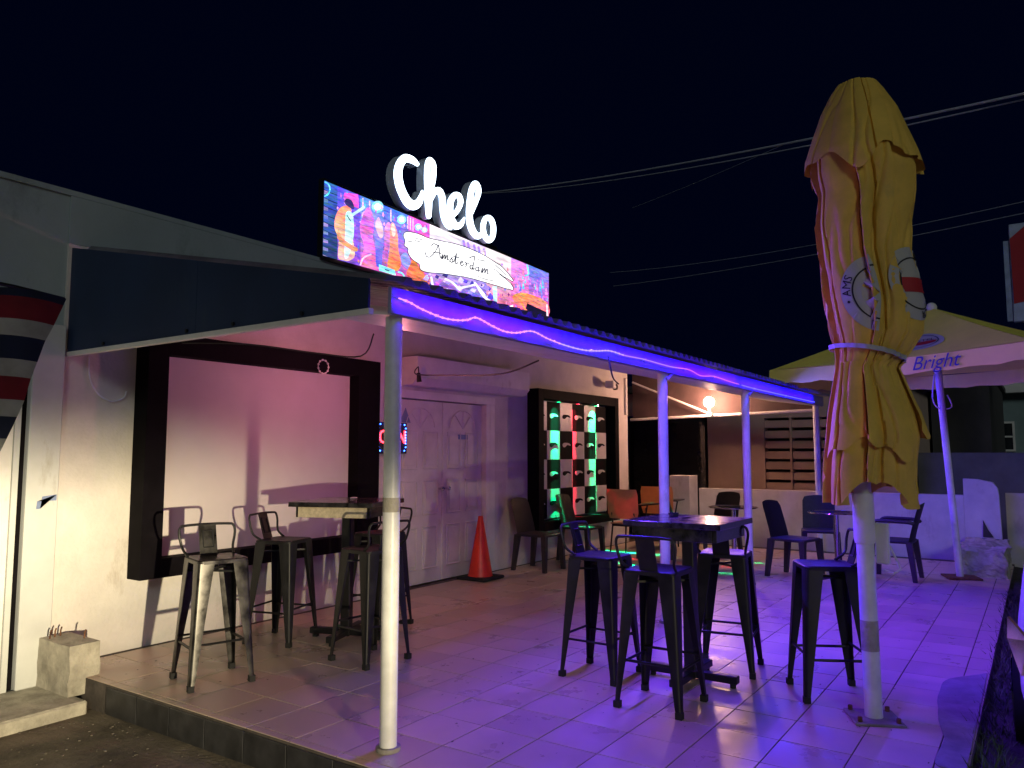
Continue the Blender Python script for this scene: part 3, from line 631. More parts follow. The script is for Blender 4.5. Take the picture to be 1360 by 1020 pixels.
bb.children[-1].matrix_parent_inverse = Matrix.Translation(bb.location).inverted()
# channel letters
ch = empty('channel_letters', (6.8, YW, 4.0)); tag(ch, 'glowing white channel letters spelling Chelo above the billboard', 'sign letters')
def q3(x, y): return 510 + .13722 * x, 195 + .13722 * y
LF = emis('letter_face', (.70, .85, 1.0), 5.0)
letters = {
 'letter_C': [([(318, 168, 46), (268, 128, 74), (200, 112, 86), (150, 170, 88), (131, 262, 90), (146, 370, 90), (180, 460, 90), (225, 535, 96), (280, 568, 100), (330, 538, 80), (357, 470, 46), (362, 432, 26)], False)],
 'letter_h': [([(430, 672, 56), (428, 560, 76), (424, 420, 78), (412, 280, 60), (414, 165, 46), (436, 122, 46), (470, 165, 56), (475, 240, 58), (468, 330, 55), (446, 430, 50)], False), ([(446, 520, 40), (482, 440, 58), (522, 424, 66), (553, 480, 66), (560, 580, 64), (572, 680, 62), (602, 760, 52), (638, 796, 24)], False)],
 'letter_e': [([(662, 668, 46), (708, 616, 50), (738, 540, 56), (722, 478, 60), (680, 470, 62), (643, 525, 66), (633, 612, 68), (646, 700, 72), (688, 765, 76), (734, 756, 58), (760, 714, 34), (770, 690, 20)], False)],
 'letter_l': [([(842, 640, 44), (886, 530, 50), (912, 440, 56), (900, 376, 58), (872, 358, 58), (842, 425, 62), (826, 540, 66), (820, 650, 68), (830, 750, 72), (860, 828, 74), (902, 866, 66), (940, 842, 46), (958, 796, 28)], False)],
 'letter_o': [([(985, 690, 54), (957, 762, 56), (967, 850, 58), (1010, 905, 60), (1047, 868, 56), (1055, 778, 56), (1030, 702, 56)], True)]}
LY = YW - .10
def strokes(mb, rb, dep, off=0, slope=.00009):
    for i, (a, b) in enumerate(zip(rb, rb[1:])):
        o1 = off + i * slope; o2 = off + (i + 1) * slope
        P_ = []
        for (q, o_) in ((a[0], o1), (a[1], o1), (b[1], o2), (b[0], o2)):
            p = onY(*q3(*q), LY); P_.append(Vector((p.x, LY - o_, p.z)))
        if dep == 0: mb.poly(P_)
        else:
            bk = [p + Vector((0, dep, 0)) for p in P_]; v = [mb.bm.verts.new(p) for p in P_ + bk]
            mb.bm.faces.new((v[0], v[3], v[7], v[4])); mb.bm.faces.new((v[1], v[2], v[6], v[5])); mb.bm.faces.new((v[4], v[5], v[6], v[7]))
for nm, ss in letters.items():
    f = MB(); sd = MB()
    for k, (pts, cl_) in enumerate(ss):
        rb = ribbon([(a, b, c * .90) for a, b, c in pts], 6, cl_); strokes(f, rb, 0, .004 + k * .006); strokes(sd, rb, .11, .0)
    o = part(f, nm, LF, ch); o2 = sd.build('return', M['letterside'], None, recalc=False); o2.parent = o
rl = MB()
for z in (4.06, ): rl.tube([(5.9, YW + .03, z), (7.8, YW + .03, z - .05)], .012, 6)
for x in (6.0, 6.9, 7.7): rl.tube([(x, YW + .05, 3.95), (x, YW + .03, 4.25)], .012, 6)
part(rl, 'rail', M['signbox'], ch)

# OPEN sign
op = empty('open_sign', (5.9, YW, 1.57)); tag(op, 'black LED sign reading OPEN in red with blue dots beside the door', 'sign')
o = MB(); o.b2((5.64, YW - .035, 1.41), (6.09, YW - .003, 1.73), bev=.004); part(o, 'box', M['signbox'], op)
t = text_mesh('OPEN', .19, lambda x, y, z: (5.865 + x * .80, YW - .042 - z, 1.575 + y), 'letters', emis('open_red', (1, .03, .05), 9), None, extrude=.004)
t.parent = op; t.matrix_parent_inverse = Matrix.Translation(op.location).inverted()
o = MB()
for k in range(30):
    a = 2 * math.pi * k / 30; ca, sa = math.cos(a), math.sin(a); q_ = max(abs(ca), abs(sa)); o.sphere((5.865 + 0.20 * ca / q_, YW - .042, 1.575 + .135 * sa / q_), .008, 6, 4)
part(o, 'led_dots', emis('open_blue', (.04, .15, 1), 10), op)['kind'] = 'stuff'

# ------------------------------------------------------------------ wall fittings and cables
fl = empty('flood_light', (10.6, YW, 2.46)); tag(fl, 'small white security floodlight on the wall above the checkered display', 'floodlight')
o = MB(); o.box((10.55, YW - .16, 2.46), (.17, .13, .11), rz=R(15), bev=.01); part(o, 'head', M['whitepaint'], fl)
o = MB(); o.cyl((10.62, YW - .13, 2.46), (10.90, YW - .05, 2.45), .03, 12); part(o, 'arm', M['whitepaint'], fl, True)
o = MB(); o.cyl((10.98, YW, 2.46), (10.98, YW - .05, 2.46), .05, 14); part(o, 'mount', M['black'], fl)
tag(MB().b2((11.33, YW - .04, 2.03), (11.39, YW - .003, 2.62), bev=.003).build('conduit_box', M['whitepaint']), 'narrow white conduit on the facade corner beside the floodlight', 'conduit')
def wire(name, pts, r, label, m='wire', cat='cable'):
    return tag(MB().tube(crom(pts, 5), r, 6).build(name, M[m], smooth=True), label, cat)
wire('dangling_cable', [(4.3, 2.72, 2.03), (4.55, 3.2, 1.99), (4.95, 4.0, 2.06), (5.55, 4.9, 2.17), (5.75, 5.05, 2.27), (5.76, 5.05, 2.20)], .006, 'thin black cable swagged from the eave to the shutter box')
tag(MB().cyl((5.755, 5.05, 2.21), (5.77, 5.05, 2.12), .018, 8, .026).build('cable_plug', M['black']), 'black plug hanging at the end of the swagged cable', 'plug')
wire('eave_wire', [(2.8, 2.76, 2.02), (2.95, 3.0, 1.94), (3.0, 3.4, 1.99), (2.9, 3.9, 2.07), (2.72, 4.3, 2.09)], .004, 'thin black wire drooping inside the side panel near the first post')
wire('fascia_tail', [(5.0, 2.56, 2.12), (5.02, 2.55, 2.02), (5.06, 2.55, 1.96), (5.16, 2.56, 1.93)], .006, 'short black cable tail hanging below the fascia')
wire('wall_cable_loop', [(2.78, YW - .012, 2.09), (2.79, YW - .014, 1.95), (2.85, YW - .016, 1.84), (2.95, YW - .014, 1.79), (3.04, YW - .012, 1.82), (3.06, YW - .012, 1.87)], .006, 'grey cable loop hanging down the left wall under the navy panel', 'cable')

# ------------------------------------------------------------------ bar stools
def build_stool():
    s = empty('bar_stool'); H = .76; hs = .155; hf = .20
    # seat with rounded corners and a shallow dish
    def rr_(h, r, z, k=5):
        out = []
        for cx, cy, a0 in ((h - r, h - r, 0), (-h + r, h - r, 90), (-h + r, -h + r, 180), (h - r, -h + r, 270)):
            for i in range(k + 1): a = R(a0 + 90 * i / k); out.append((cx + r * math.cos(a), cy + r * math.sin(a), z))
        return out
    m = MB(); m.loft([rr_(hs, .035, H - .028), rr_(hs + .002, .036, H - .006), rr_(hs - .006, .034, H), rr_(hs - .03, .03, H - .003), rr_(hs - .06, .028, H - .007)], True, True); m.build('seat', M['stool'], s, True)
    # sheet-metal legs, folded corner section
    for sx, sy in ((1, 1), (-1, 1), (-1, -1), (1, -1)):
        m = MB(); rings = []
        for t in (0, .12, .35, .62, .86, 1.0):
            z = (H - .02) * (1 - t) + .0 * t; h = hs * (1 - t) + hf * t; wd = .098 * (1 - t) ** 1.0 + .030 * t; th = .004; r = min(.018, wd * .5)
            sec = []
            for a in (0, 30, 60, 90): sec.append((h - r + r * math.cos(R(a)), h - r + r * math.sin(R(a))))
            outer = [(h, h - wd)] + sec + [(h - wd, h)]
            sec2 = [(h - r + (r - th) * math.cos(R(a)), h - r + (r - th) * math.sin(R(a))) for a in (90, 60, 30, 0)]
            inner = [(h - wd, h - th)] + sec2 + [(h - th, h - wd)]
            rings.append([(sx * x, sy * y, z) for x, y in outer + inner])
        m.loft(rings, True, True)
        lg = m.build('leg', M['stool'], s, True)
        c_ = MB(); c_.loft([[(sx * (hf - .017 + dx), sy * (hf - .017 + dy), z) for dx, dy in ((-.018, -.018), (.019, -.018), (.019, .019), (-.018, .019))] for z in (0.0, .035)], True, True); c_.build('foot', M['rubber'], lg)
    # foot rails
    t = 1 - .26 / (H - .02); h = hs * (1 - t) + hf * t - .012
    for a, b in (((h, h), (-h, h)), ((-h, h), (-h, -h)), ((-h, -h), (h, -h)), ((h, -h), (h, h))):
        zz = .26 if a[1] == b[1] else .235
        m = MB(); m.tube([(a[0], a[1], zz), (b[0], b[1], zz)], .008, 6); m.build('foot_rail', M['stool'], s, True)
    m = MB(); k = .145
    m.box((0, 0, H - .075), (2.0 * k * 1.35, .018, .012), rz=R(45)); m.box((0, 0, H - .088), (2.0 * k * 1.35, .018, .012), rz=R(-45)); m.build('under_brace', M['stool'], s)
    # back loop + splat
    m = MB(); bar_ = [(-.145, .10, H + .0), (-.160, .165, H + .045), (-.178, .185, H + .13), (-.168, .195, H + .178), (-.13, .20, H + .187), (0, .207, H + .190), (.13, .20, H + .187), (.168, .195, H + .178), (.178, .185, H + .13), (.160, .165, H + .045), (.145, .10, H + .0)]
    m.tube(crom(bar_, 4), .0085, 8); m.build('back_loop', M['stool'], s, True)
    m = MB(); 
    m.prism([(-.055, .140, H - .005), (.055, .140, H - .005), (.055, .198, H + .186), (-.055, .198, H + .186)], (0, .004, -.001))
    sp_ = m.build('back_splat', M['stool'], s)
    m = MB(); f_ = lambda x, z, o_: (x, .140 + (z - H + .005) * .058 / .191 - o_, z)
    a, b = (-.032, H + .045), (.032, H + .15)
    for p, q in (((a[0], a[1]), (b[0], a[1])), ((b[0], a[1]), (b[0], b[1])), ((b[0], b[1]), (a[0], b[1])), ((a[0], b[1]), (a[0], a[1]))): m.tube([f_(*p, .002), f_(*q, .002)], .004, 6)
    m.build('emboss', M['stool'], sp_)
    return s
stool = build_stool()
SG = 'bar stools on the patio'
for k, (x, y, rz, lb) in enumerate((
    (3.05, 4.36, -17, 'worn shiny metal bar stool nearest the concrete stub and big white board'),
    (3.97, 4.83, 17, 'black metal bar stool between the white board and the left bar table'),
    (3.95, 3.88, 174, 'black metal bar stool left of the nearest white post, in front of the left table'),
    (4.76, 4.58, -90, 'black metal bar stool behind the nearest white post, door side of left table'),
    (4.54, 2.40, 0, 'black metal bar stool on the door side of the right bar table'),
    (4.20, 1.84, 90, 'black metal bar stool turned back to the viewer before the right bar table'),
    (5.13, 1.77, 99, 'black metal bar stool behind the right bar table with pink glare on its seat'),
    (4.93, 1.09, -151, 'lone black metal bar stool beside the closed yellow umbrella pole'))):
    s = stool if k == 0 else copy_tree(stool)
    s.location = (x, y, .002); s.rotation_euler.z = R(rz); tag(s, lb, 'bar stool', SG)
worn = None
for ch_ in stool.children:
    if ch_.name.split('.')[0] in ('leg', 'seat', 'back_splat'):
        ch_.data = ch_.data.copy(); ch_.data.materials[0] = M['stoolworn']

# ------------------------------------------------------------------ bar tables
def bar_table(x, y, rz, h, half, label):
    t = empty('bar_table', (x, y, .002), rz); tag(t, label, 'bar table', 'square bar tables')
    m = MB(); m.box((0, 0, h - .0175), (half * 2, half * 2, .035), bev=.003); m.build('table_top', M['tabletop'], t)
    a = half - .05
    for (c, d) in (((0, -a), (2 * a, .022)), ((0, a), (2 * a, .022)), ((-a, 0), (.022, 2 * a - .024)), ((a, 0), (.022, 2 * a - .024))):
        m = MB(); m.box((c[0], c[1], h - .075), (d[0], d[1], .078), bev=.002); m.build('apron', M['tablewood'] if (c[0] < 0 and rz != 0) else M['tabletop'], t)
    m = MB(); m.box((0, 0, h / 2 - .05), (.075, .075, h - .14), bev=.006); m.build('pedestal', M['black'], t)
    for r_ in (0, 90):
        for s_ in (-1, 1):
            m = MB(); q = R(r_)
            c = (s_ * .165 * math.cos(q), s_ * .165 * math.sin(q), .05); m.box(c, (.255, .06, .045), rz=q, bev=.004); f = m.build('base_arm', M['black'], t)
            m = MB(); c = (s_ * .26 * math.cos(q), s_ * .26 * math.sin(q), .014); m.cyl((c[0], c[1], 0), (c[0], c[1], .028), .018, 10); m.build('foot', M['rubber'], f)
    m = MB(); m.box((0, 0, .05), (.078, .078, .05), bev=.004); m.build('base_hub', M['black'], t)
    return t
bar_table(4.29, 4.47, R(22), 1.05, .335, 'dark square bar table with pale apron before the big white board')
bar_table(4.72, 1.86, R(0), 1.00, .31, 'dark square bar table with glossy printed top in the violet light')
nk = MB(); nk.box((0, 0, .006), (.07, .03, .012), bev=.003); nk = nk.build('napkin', M['whitepaint']); nk.location = (4.42, 4.55, 1.053); nk.rotation_euler.z = R(20); tag(nk, 'crumpled white paper on the left bar table', 'paper')
at_ = MB(); at_.tube([(0, 0, .002), (0, 0, .02)], .035, 14, rad=[.03, .036]); at_ = at_.build('ashtray', M['glass'], smooth=True); at_.location = (4.86, 2.02, 1.003); tag(at_, 'small glass ashtray on the right bar table', 'ashtray')

# ------------------------------------------------------------------ dark resin chairs
def build_chair(arms=False):
    s = empty('resin_armchair' if arms else 'resin_chair'); H = .44; W = .22
    m = MB(); rings = []
    for z, k in ((H - .03, .97), (H - .008, 1.0), (H, .97)):
        rings.append([(x * k, y * k, z) for x, y in crom2])
    m.loft(rings); m.build('seat', M['resin'], s, True)
    m = MB(); rows = []
    for i in range(7):
        t = i / 6; z = H - .01 + t * .43; wd = (.205 - .01 * t - (.022 if i == 6 else 0)); y = .20 + .115 * t ** 1.15
        rows.append([(wd * u, y + .028 * (1 - u * u) - .012, z - (.02 * u * u if i == 6 else 0)) for u in (-1, -.7, -.35, 0, .35, .7, 1)])
    vv = [[m.bm.verts.new(p) for p in r_] for r_ in rows]
    for a, b in zip(vv, vv[1:]):
        for i in range(6): m.bm.faces.new((a[i], a[i + 1], b[i + 1], b[i]))
    bmesh.ops.solidify(m.bm, geom=m.bm.faces[:], thickness=.02); m.build('backrest', M['resin'], s, True)
    for sx, sy in ((1, 1), (-1, 1), (-1, -1), (1, -1)):
        m = MB(); rings = []
        for t in (0, .3, .7, 1):
            z = (H - .01) * (1 - t); ex = .19 + .025 * t; ey = (.19 + .05 * t) if sy > 0 else (.19 + .02 * t); a = .032 - .010 * t
            rings.append([(sx * ex + dx * a, sy * ey + dy * a, z) for dx, dy in ((-1, -1), (1, -1), (1, 1), (-1, 1))])
        m.loft(rings); m.build('leg', M['resin'], s)
        if arms and sy < 0:
            m = MB(); m.tube(crom([(sx * .215, -.18, .40), (sx * .24, -.19, .55), (sx * .245, -.15, .645), (sx * .245, 0, .655), (sx * .235, .20, .65), (sx * .21, .25, .63)], 5), .021, 8); m.build('arm', M['resin'], s, True)
    return s
crom2 = []
for cx, cy, a0 in ((.17, .17, 0), (-.17, .17, 90), (-.17, -.17, 180), (.17, -.17, 270)):
    for i in range(5): a = R(a0 + 22.5 * i); crom2.append((cx + .05 * math.cos(a), cy + .05 * math.sin(a)))
rc = build_chair()
for k, (x, y, rz, lb) in enumerate((
    (8.07, 5.10, 0, 'dark resin chair against the wall just right of the orange cone'),
    (9.13, 5.10, 0, 'dark resin chair standing in front of the checkered display'),
    (10.05, 3.95, 20, 'dark resin chair seen edge-on left of the round glass table by the pillar'),
    (10.72, 3.80, -105, 'dark resin chair facing the viewer behind the round glass table by the pillar'),
    (9.29, 2.38, -14, 'dark resin chair standing nearest in front of the low violet-lit wall'),
    (10.45, 2.36, -75, 'dark resin chair right against the low wall, behind another dark chair'))):
    s = rc if k == 0 else copy_tree(rc)
    s.location = (x, y, .002); s.rotation_euler.z = R(rz); tag(s, lb, 'chair', 'dark resin chairs')
ac = build_chair(True); ac.location = (9.80, 1.42, .002); ac.rotation_euler.z = R(178); tag(ac, 'dark resin armchair between the two umbrella poles', 'armchair')
# tan shell chairs
def tan_chair():
    s = empty('tan_chair'); H = .45
    m = MB(); m.box((0, 0, H), (.44, .42, .018), bev=.008); m.build('seat', M['orange'], s)
    m = MB(); rows = []
    for i in range(6):
        t = i / 5; z = .52 + t * .40; wd = .235 + .012 * t - (.02 if i in (0, 5) else 0)
        rows.append([(wd * u, .215 + .05 * t + .03 * u * u * -1 + .03, z) for u in (-1, -.9, -.45, 0, .45, .9, 1)])
    vv = [[m.bm.verts.new(p) for p in r_] for r_ in rows]
    for a, b in zip(vv, vv[1:]):
        for i in range(6): m.bm.faces.new((a[i], a[i + 1], b[i + 1], b[i]))
    bmesh.ops.solidify(m.bm, geom=m.bm.faces[:], thickness=.014); m.build('backrest', M['orange'], s, True)
    for sx in (-1, 1):
        for y0, y1 in ((.18, .23), (-.18, -.2)):
            m = MB(); m.tube([(sx * .19, y0, .44), (sx * .21, y1, 0)], .012, 8); m.build('leg', M['black'], s, True)
        m = MB(); m.tube([(sx * .19, .18, .44), (sx * .17, .235, .60)], .011, 8); m.build('back_upright', M['black'], s, True)
    m = MB(); m.box((0, 0, .425), (.40, .38, .03), bev=.004); m.build('seat_frame', M['black'], s)
    m = MB(); m.prism([(-.30, -.28, .70), (-.14, -.30, .70), (-.10, -.10, .70), (-.20, .18, .70), (-.28, .18, .70)], (0, 0, .016)); a = m.build('writing_tablet', M['black'], s)
    m = MB(); m.tube([(-.20, .0, .44), (-.25, .0, .70)], .011, 8); m.build('tablet_post', M['black'], a)
    return s
tc = tan_chair(); tc.location = (9.86, 4.72, .002); tc.rotation_euler.z = R(86); tag(tc, 'tan shell chair with writing tablet showing its back before the checkered display', 'chair', 'tan shell chairs')
t2 = copy_tree(tc); t2.location = (10.95, 4.75, .002); t2.rotation_euler.z = R(100); tag(t2, 'second tan shell chair further back beside the facade corner, half behind a post', 'chair', 'tan shell chairs')
# round glass tables
def round_table(x, y, label):
    t = empty('round_table', (x, y, .002)); tag(t, label, 'table', 'round glass tables')
    m = MB(); m.cyl((0, 0, .715), (0, 0, .725), .30, 36); g_ = m.build('table_top', M['glass'], t)
    m = MB(); m.tube([(.302 * math.cos(2 * math.pi * i / 36), .302 * math.sin(2 * math.pi * i / 36), .72) for i in range(37)], .008, 6); m.build('rim', M['chrome'], g_, True)
    m = MB(); m.cyl((0, 0, .02), (0, 0, .71), .03, 16); m.build('stem', M['chrome'], t, True)
    m = MB(); m.cyl((0, 0, 0), (0, 0, .018), .20, 28, .18); m.build('base', M['chrome'], t)
round_table(9.85, 3.28, 'round glass table with chrome stem near the pillar end of the low wall')
round_table(9.66, 2.0, 'round glass table with chrome stem half behind the closed umbrella')
# traffic cone
cn = empty('traffic_cone', (7.12, 5.29, .002)); tag(cn, 'orange red traffic cone on a black base before the double door', 'traffic cone')
m = MB(); m.tube([(0, 0, .03), (0, 0, .06), (0, 0, .66), (0, 0, .70)], .1, 24, rad=[.145, .135, .032, .026]); m.build('cone_body', M['cone'], cn, True)
m = MB(); m.box((0, 0, .018), (.40, .40, .034), bev=.012); m.build('base', M['rubber'], cn)

# ------------------------------------------------------------------ closed yellow umbrella
cu = empty('closed_umbrella', (4.61, .80, .0)); tag(cu, 'tall closed yellow parasol tied with a strap, standing on a bolted plate', 'umbrella')
m = MB(); m.box((0, 0, .008), (.25, .25, .014), rz=R(25), bev=.003); plate = m.build('base_plate', M['cement'], cu)
for a in (45, 135, 225, 315):
    m = MB(); c = (.135 * math.cos(R(a + 25)), .135 * math.sin(R(a + 25))); m.cyl((c[0], c[1], .014), (c[0], c[1], .04), .012, 6); m.build('bolt', M['rust'], plate)
LEAN = Vector((-RT.x, -RT.y)) * .04
def ax(z): t = z / 3.5; return LEAN.x * t, LEAN.y * t
m = MB(); m.tube([(*ax(z), z) for z in (.012, .5, 1.0, 1.6, 3.4)], .045, 20); pole = m.build('pole', M['postpaint'], cu, True)
m = MB(); m.tube([(*ax(z), z) for z in (.93, .95, 1.14, 1.2)], .056, 20, rad=[.050, .055, .055, .055]); m.build('sleeve', M['whitepaint'], pole, True)
m = MB(); m.box((.02, -.075, .93), (.03, .07, .22), rz=R(-15), bev=.006)
m.tube([(.02, -.09, .96), (.03, -.14, .84), (.0, -.16, .80), (-.02, -.13, .78), (.01, -.08, .79)], .006, 6); m.build('crank', M['whitepaint'], pole)
MB().tube([(*ax(.36), .36), (*ax(.52), .52)], .0455, 20).build('scuff_band', M['concrete'], pole, True)
TB = [(112, 1114, 1162), (125, 1105, 1171), (150, 1093, 1186), (180, 1084, 1198), (210, 1077, 1209), (235, 1078, 1216), (260, 1084, 1216), (300, 1082, 1211), (340, 1086, 1209), (380, 1090, 1220), (410, 1095, 1226), (445, 1101, 1225), (470, 1108, 1208), (490, 1108, 1190), (520, 1103, 1202), (550, 1098, 1213), (580, 1095, 1220), (610, 1092, 1216), (640, 1091, 1215), (690, 1092, 1222)]
def zof(y):
    d = ray(1152, y); t = (Vector((4.61, .80)).dot(Vector((math.cos(PSI), math.sin(PSI))))) / (d.x * math.cos(PSI) + d.y * math.sin(PSI)); return CZ + d.z * t, t / 1.0
prof = []
for y, a, b in TB:
    z, t = zof(y); k = t / FPX
    pxaxis = 680 + FPX * (Vector((4.61, .80, z - CZ)).dot(RT)) / (Vector((4.61, .80, z - CZ)).dot(FW))
    prof.append((z, (b - a) / 2 * k, ((a + b) / 2 - pxaxis) * k))
prof.sort()
def lerp_prof(z):
    if z <= prof[0][0]: return prof[0][1:]
    for p, q in zip(prof, prof[1:]):
        if p[0] <= z <= q[0]:
            t = (z - p[0]) / (q[0] - p[0]); return p[1] * (1 - t) + q[1] * t, p[2] * (1 - t) + q[2] * t
    return prof[-1][1:]
ZT = zof(478)[0]
PLEATS = {}
def fold(th, z, k, amp, seed):
    """overlapping wings of cloth: each pleat lies flat, then drops sharply behind the next one"""
    key = (k, seed)
    if key not in PLEATS:
        rg_ = random.Random(int(seed * 100) + k); ws = [rg_.uniform(.55, 1.5) for _ in range(k)]; t_ = sum(ws); acc = rg_.uniform(0, 1); lst = []
        for q_ in ws: lst.append((acc, rg_.uniform(.55, 1.25), rg_.uniform(-1, 1))); acc += q_ / t_ * 2 * math.pi
        PLEATS[key] = lst
    lst = PLEATS[key]; a_ = th + .30 * mnoise.noise(Vector((math.cos(th) + seed, math.sin(th), z * .8))) + .10 * math.sin(z * 2.3 + seed)
    n_ = len(lst); a_ = (a_ - lst[0][0]) % (2 * math.pi) + lst[0][0]; i = 0
    for j in range(n_):
        if a_ >= lst[j][0]: i = j
    s0 = lst[i][0]; e0 = lst[i + 1][0] if i + 1 < n_ else lst[0][0] + 2 * math.pi
    t = (a_ - s0) / (e0 - s0)
    if lst[i][2] < -.25: t = 1 - t
    up_ = min(1, t / .07); up_ = up_ * up_ * (3 - 2 * up_)
    prof_ = up_ * (1 - .62 * max(0, t - .07) ** 1.1 + .10 * math.sin(math.pi * t))
    fine = mnoise.noise(Vector((math.cos(th) * 2.6 + seed, math.sin(th) * 2.6, z * 2.4)))
    cr_ = abs(mnoise.noise(Vector((math.cos(th) * 1.8 + 9 + seed, math.sin(th) * 1.8, z * 1.9 - th * .5))))
    return 1 - amp * lst[i][1] * (1 - prof_) + .022 * fine - .06 * max(0, .10 - cr_) / .10
def surf(th, z, k=11, amp=.36, seed=1.0, gain=1.0, up=.985):
    a, c = lerp_prof(z); tight = math.exp(-((z - ZT) / .16) ** 2)
    f = (fold(th, z, k, amp, seed) * (1 - tight * .5) + fold(th, z, 17, .30, seed + 3) * tight * .5) * up
    r = a * f * gain
    return Vector((RT.x * (c + r * math.cos(th)) - RT.y * r * math.sin(th) * .9, RT.y * (c + r * math.cos(th)) + RT.x * r * math.sin(th) * .9, z))
# local angle: 0 = viewer's right, -90 deg = towards the viewer
def shell(name, z0f, z1, k, amp, seed, gain, nz_, parent, th0=0, th1=2 * math.pi, nth=320, close_top=False, flare=0):
    m = MB(); rows = []; full = abs(th1 - th0 - 2 * math.pi) < 1e-3; N = nth if full else nth + 1
    for i in range(nz_ + 1):
        t = i / nz_; row = []
        for j in range(N):
            th = th0 + (th1 - th0) * j / nth; zb = z0f(th); z = z1 + (zb - z1) * t; p = surf(th, z, k, amp, seed, gain * (1 + flare * t * t)); row.append(m.bm.verts.new(p))
        rows.append(row)
    for a, b in zip(rows, rows[1:]):
        for j in range(N if full else N - 1): m.bm.faces.new((a[j], a[(j + 1) % N], b[(j + 1) % N], b[j]))
    if close_top:
        cv = m.bm.verts.new(sum((v.co for v in rows[0]), Vector()) / N + Vector((0, 0, .02)))
        for j in range(N): m.bm.faces.new((cv, rows[0][(j + 1) % N], rows[0][j]))
    return m.build(name, M['yellow'], parent, True)
hem = lambda th: zof(662)[0] + .055 * math.sin(3 * th + .6) + .035 * abs(math.sin(4 * th + .9)) - .03 * math.sin(2 * th + 2.4)
can = shell('canopy', hem, zof(196)[0], 11, .36, 1.0, .96, 84, cu)
hem2 = lambda th: zof(224)[0] + .05 * math.sin(4 * th + .5) + .035 * math.sin(7 * th)
shell('vent_flap', hem2, zof(113)[0], 6, .16, 4.2, 1.03, 30, can, close_top=True, flare=.05)
hem3 = lambda th: zof(598)[0] + .05 * math.sin(3.2 * th + 2.0) + .02 * math.sin(11 * th)
shell('outer_fold', hem3, ZT - .02, 11, .36, 1.0, 1.045, 34, can, th0=R(-165), th1=R(-62), nth=60, flare=.06)
hem4 = lambda th: zof(572)[0] + .05 * math.sin(4 * th + 1.0)
shell('outer_fold', hem4, ZT - .02, 11, .36, 1.0, 1.05, 34, can, th0=R(-40), th1=R(45), nth=50, flare=.10)
# strap round the waist
m = MB(); ring = []
for j in range(73):
    th = 2 * math.pi * j / 72; z = ZT + .03 - .045 * math.cos(th); p = surf(th, z, 8, .16, 1.0, 1.0, .985); ring.append(p)
rings = [[p + Vector((0, 0, dz)) * 1.0 + Vector((p.x, p.y, 0)).normalized() * dr for (dz, dr) in ((-.012, .004), (.012, .004), (.012, .012), (-.012, .012))] for p in ring]
m.loft(rings, True, False); m.build('strap', M['strap'], can, True)
# printed roundels (ring, field, red band, lettering)
def roundel(th_c, z_c, rad, a0, a1, words, squash):
    dz = lambda u, v: (th_c + u / .26 * squash, z_c + v)
    def patch(r0, r1, m_, off, aa=a0, bb_=a1):
        q = MB(); rows = []
        for i in range(5):
            rr2 = r0 + (r1 - r0) * i / 4; rows.append([q.bm.verts.new(pt(rr2 * math.cos(a), rr2 * math.sin(a), off)) for a in [aa + (bb_ - aa) * j / 40 for j in range(41)]])
        for a, b in zip(rows, rows[1:]):
            for j in range(40): q.bm.faces.new((a[j], a[j + 1], b[j + 1], b[j]))
        return q.build('print', m_, can, False)
    def pt(u, v, off):
        th, z = dz(u, v); p = surf(th, z, 11, .36, 1.0, .96); o_ = Vector((p.x, p.y, 0)).normalized() * off; return p + o_
    patch(.0, rad, M['print_white'], .004); patch(rad * .68, rad * .72, M['print_black'], .006)
    q = MB(); rows = []
    for i in range(9):
        v = -.05 + .01 * i; rows.append([q.bm.verts.new(pt(u, v * 1.0, .0065)) for u in [(-rad * .6 + 1.2 * rad * .6 * j / 20 * 1.66) for j in range(21)]])
    if a1 - a0 > 5:
        for a, b in zip(rows, rows[1:]):
            for j in range(20): q.bm.faces.new((a[j], a[j + 1], b[j + 1], b[j]))
        q.build('print', M['print_red'], can)
    else: q.bm.free()
    for txt, ang, size in words:
        def fn(x, y, z, ang=ang):
            # letters run round the ring
            a = R(ang) - x / (rad * .84); r_ = rad * .84 + y; return pt(r_ * math.cos(a), r_ * math.sin(a), .0075)
        text_mesh(txt, size, fn, 'lettering', M['print_black'], can)
roundel(R(-103), zof(398)[0], .21, R(95), R(262), [('\u2022 AMS', 172, .062)], 1.0)
roundel(R(-47), zof(385)[0], .20, 0, 2 * math.pi, [('BRIGHT', 40, .055), ('LAGER', -60, .055)], 1.0)

# ------------------------------------------------------------------ open yellow umbrella
ou = empty('open_umbrella', (10.2, .83, 0)); tag(ou, 'open yellow rectangular parasol with white leaning pole over the far patio corner', 'umbrella')
def opart(mb, name, m_, parent=None, smooth=False):
    o = mb.build(name, m_, parent or ou, smooth)
    o.matrix_parent_inverse = Matrix.Translation(ou.location).inverted() if not parent else Matrix.Identity(4); return o
topc = Vector((10.05, .95, 3.10)); base = Vector((10.22, .81, 0.0))
pl = opart(MB().tube([base, base.lerp(topc, .5), base.lerp(topc, .97)], .038, 18), 'pole', M['postpaint'], None, True)
opart(MB().box((10.24, .80, .012), (.34, .34, .02), rz=R(20), bev=.003), 'base_plate', M['rust'])
mid = base.lerp(topc, .66)
opart(MB().tube(crom([tuple(mid + Vector((-.04, .05, .28))), tuple(mid + Vector((-.06, .08, .0))), tuple(mid + Vector((-.02, .02, -.12))), tuple(mid + Vector((.05, -.10, -.10))), tuple(mid + Vector((.05, -.06, .04)))], 4), .008, 6), 'pull_cord', M['whitepaint'])
K = [Vector((9.68, 2.72, 2.44)), Vector((8.43, 0.0, 2.44)), Vector((10.43, -.92, 2.44)), Vector((11.68, 1.80, 2.44))]
VD = Vector((0, 0, -.17))
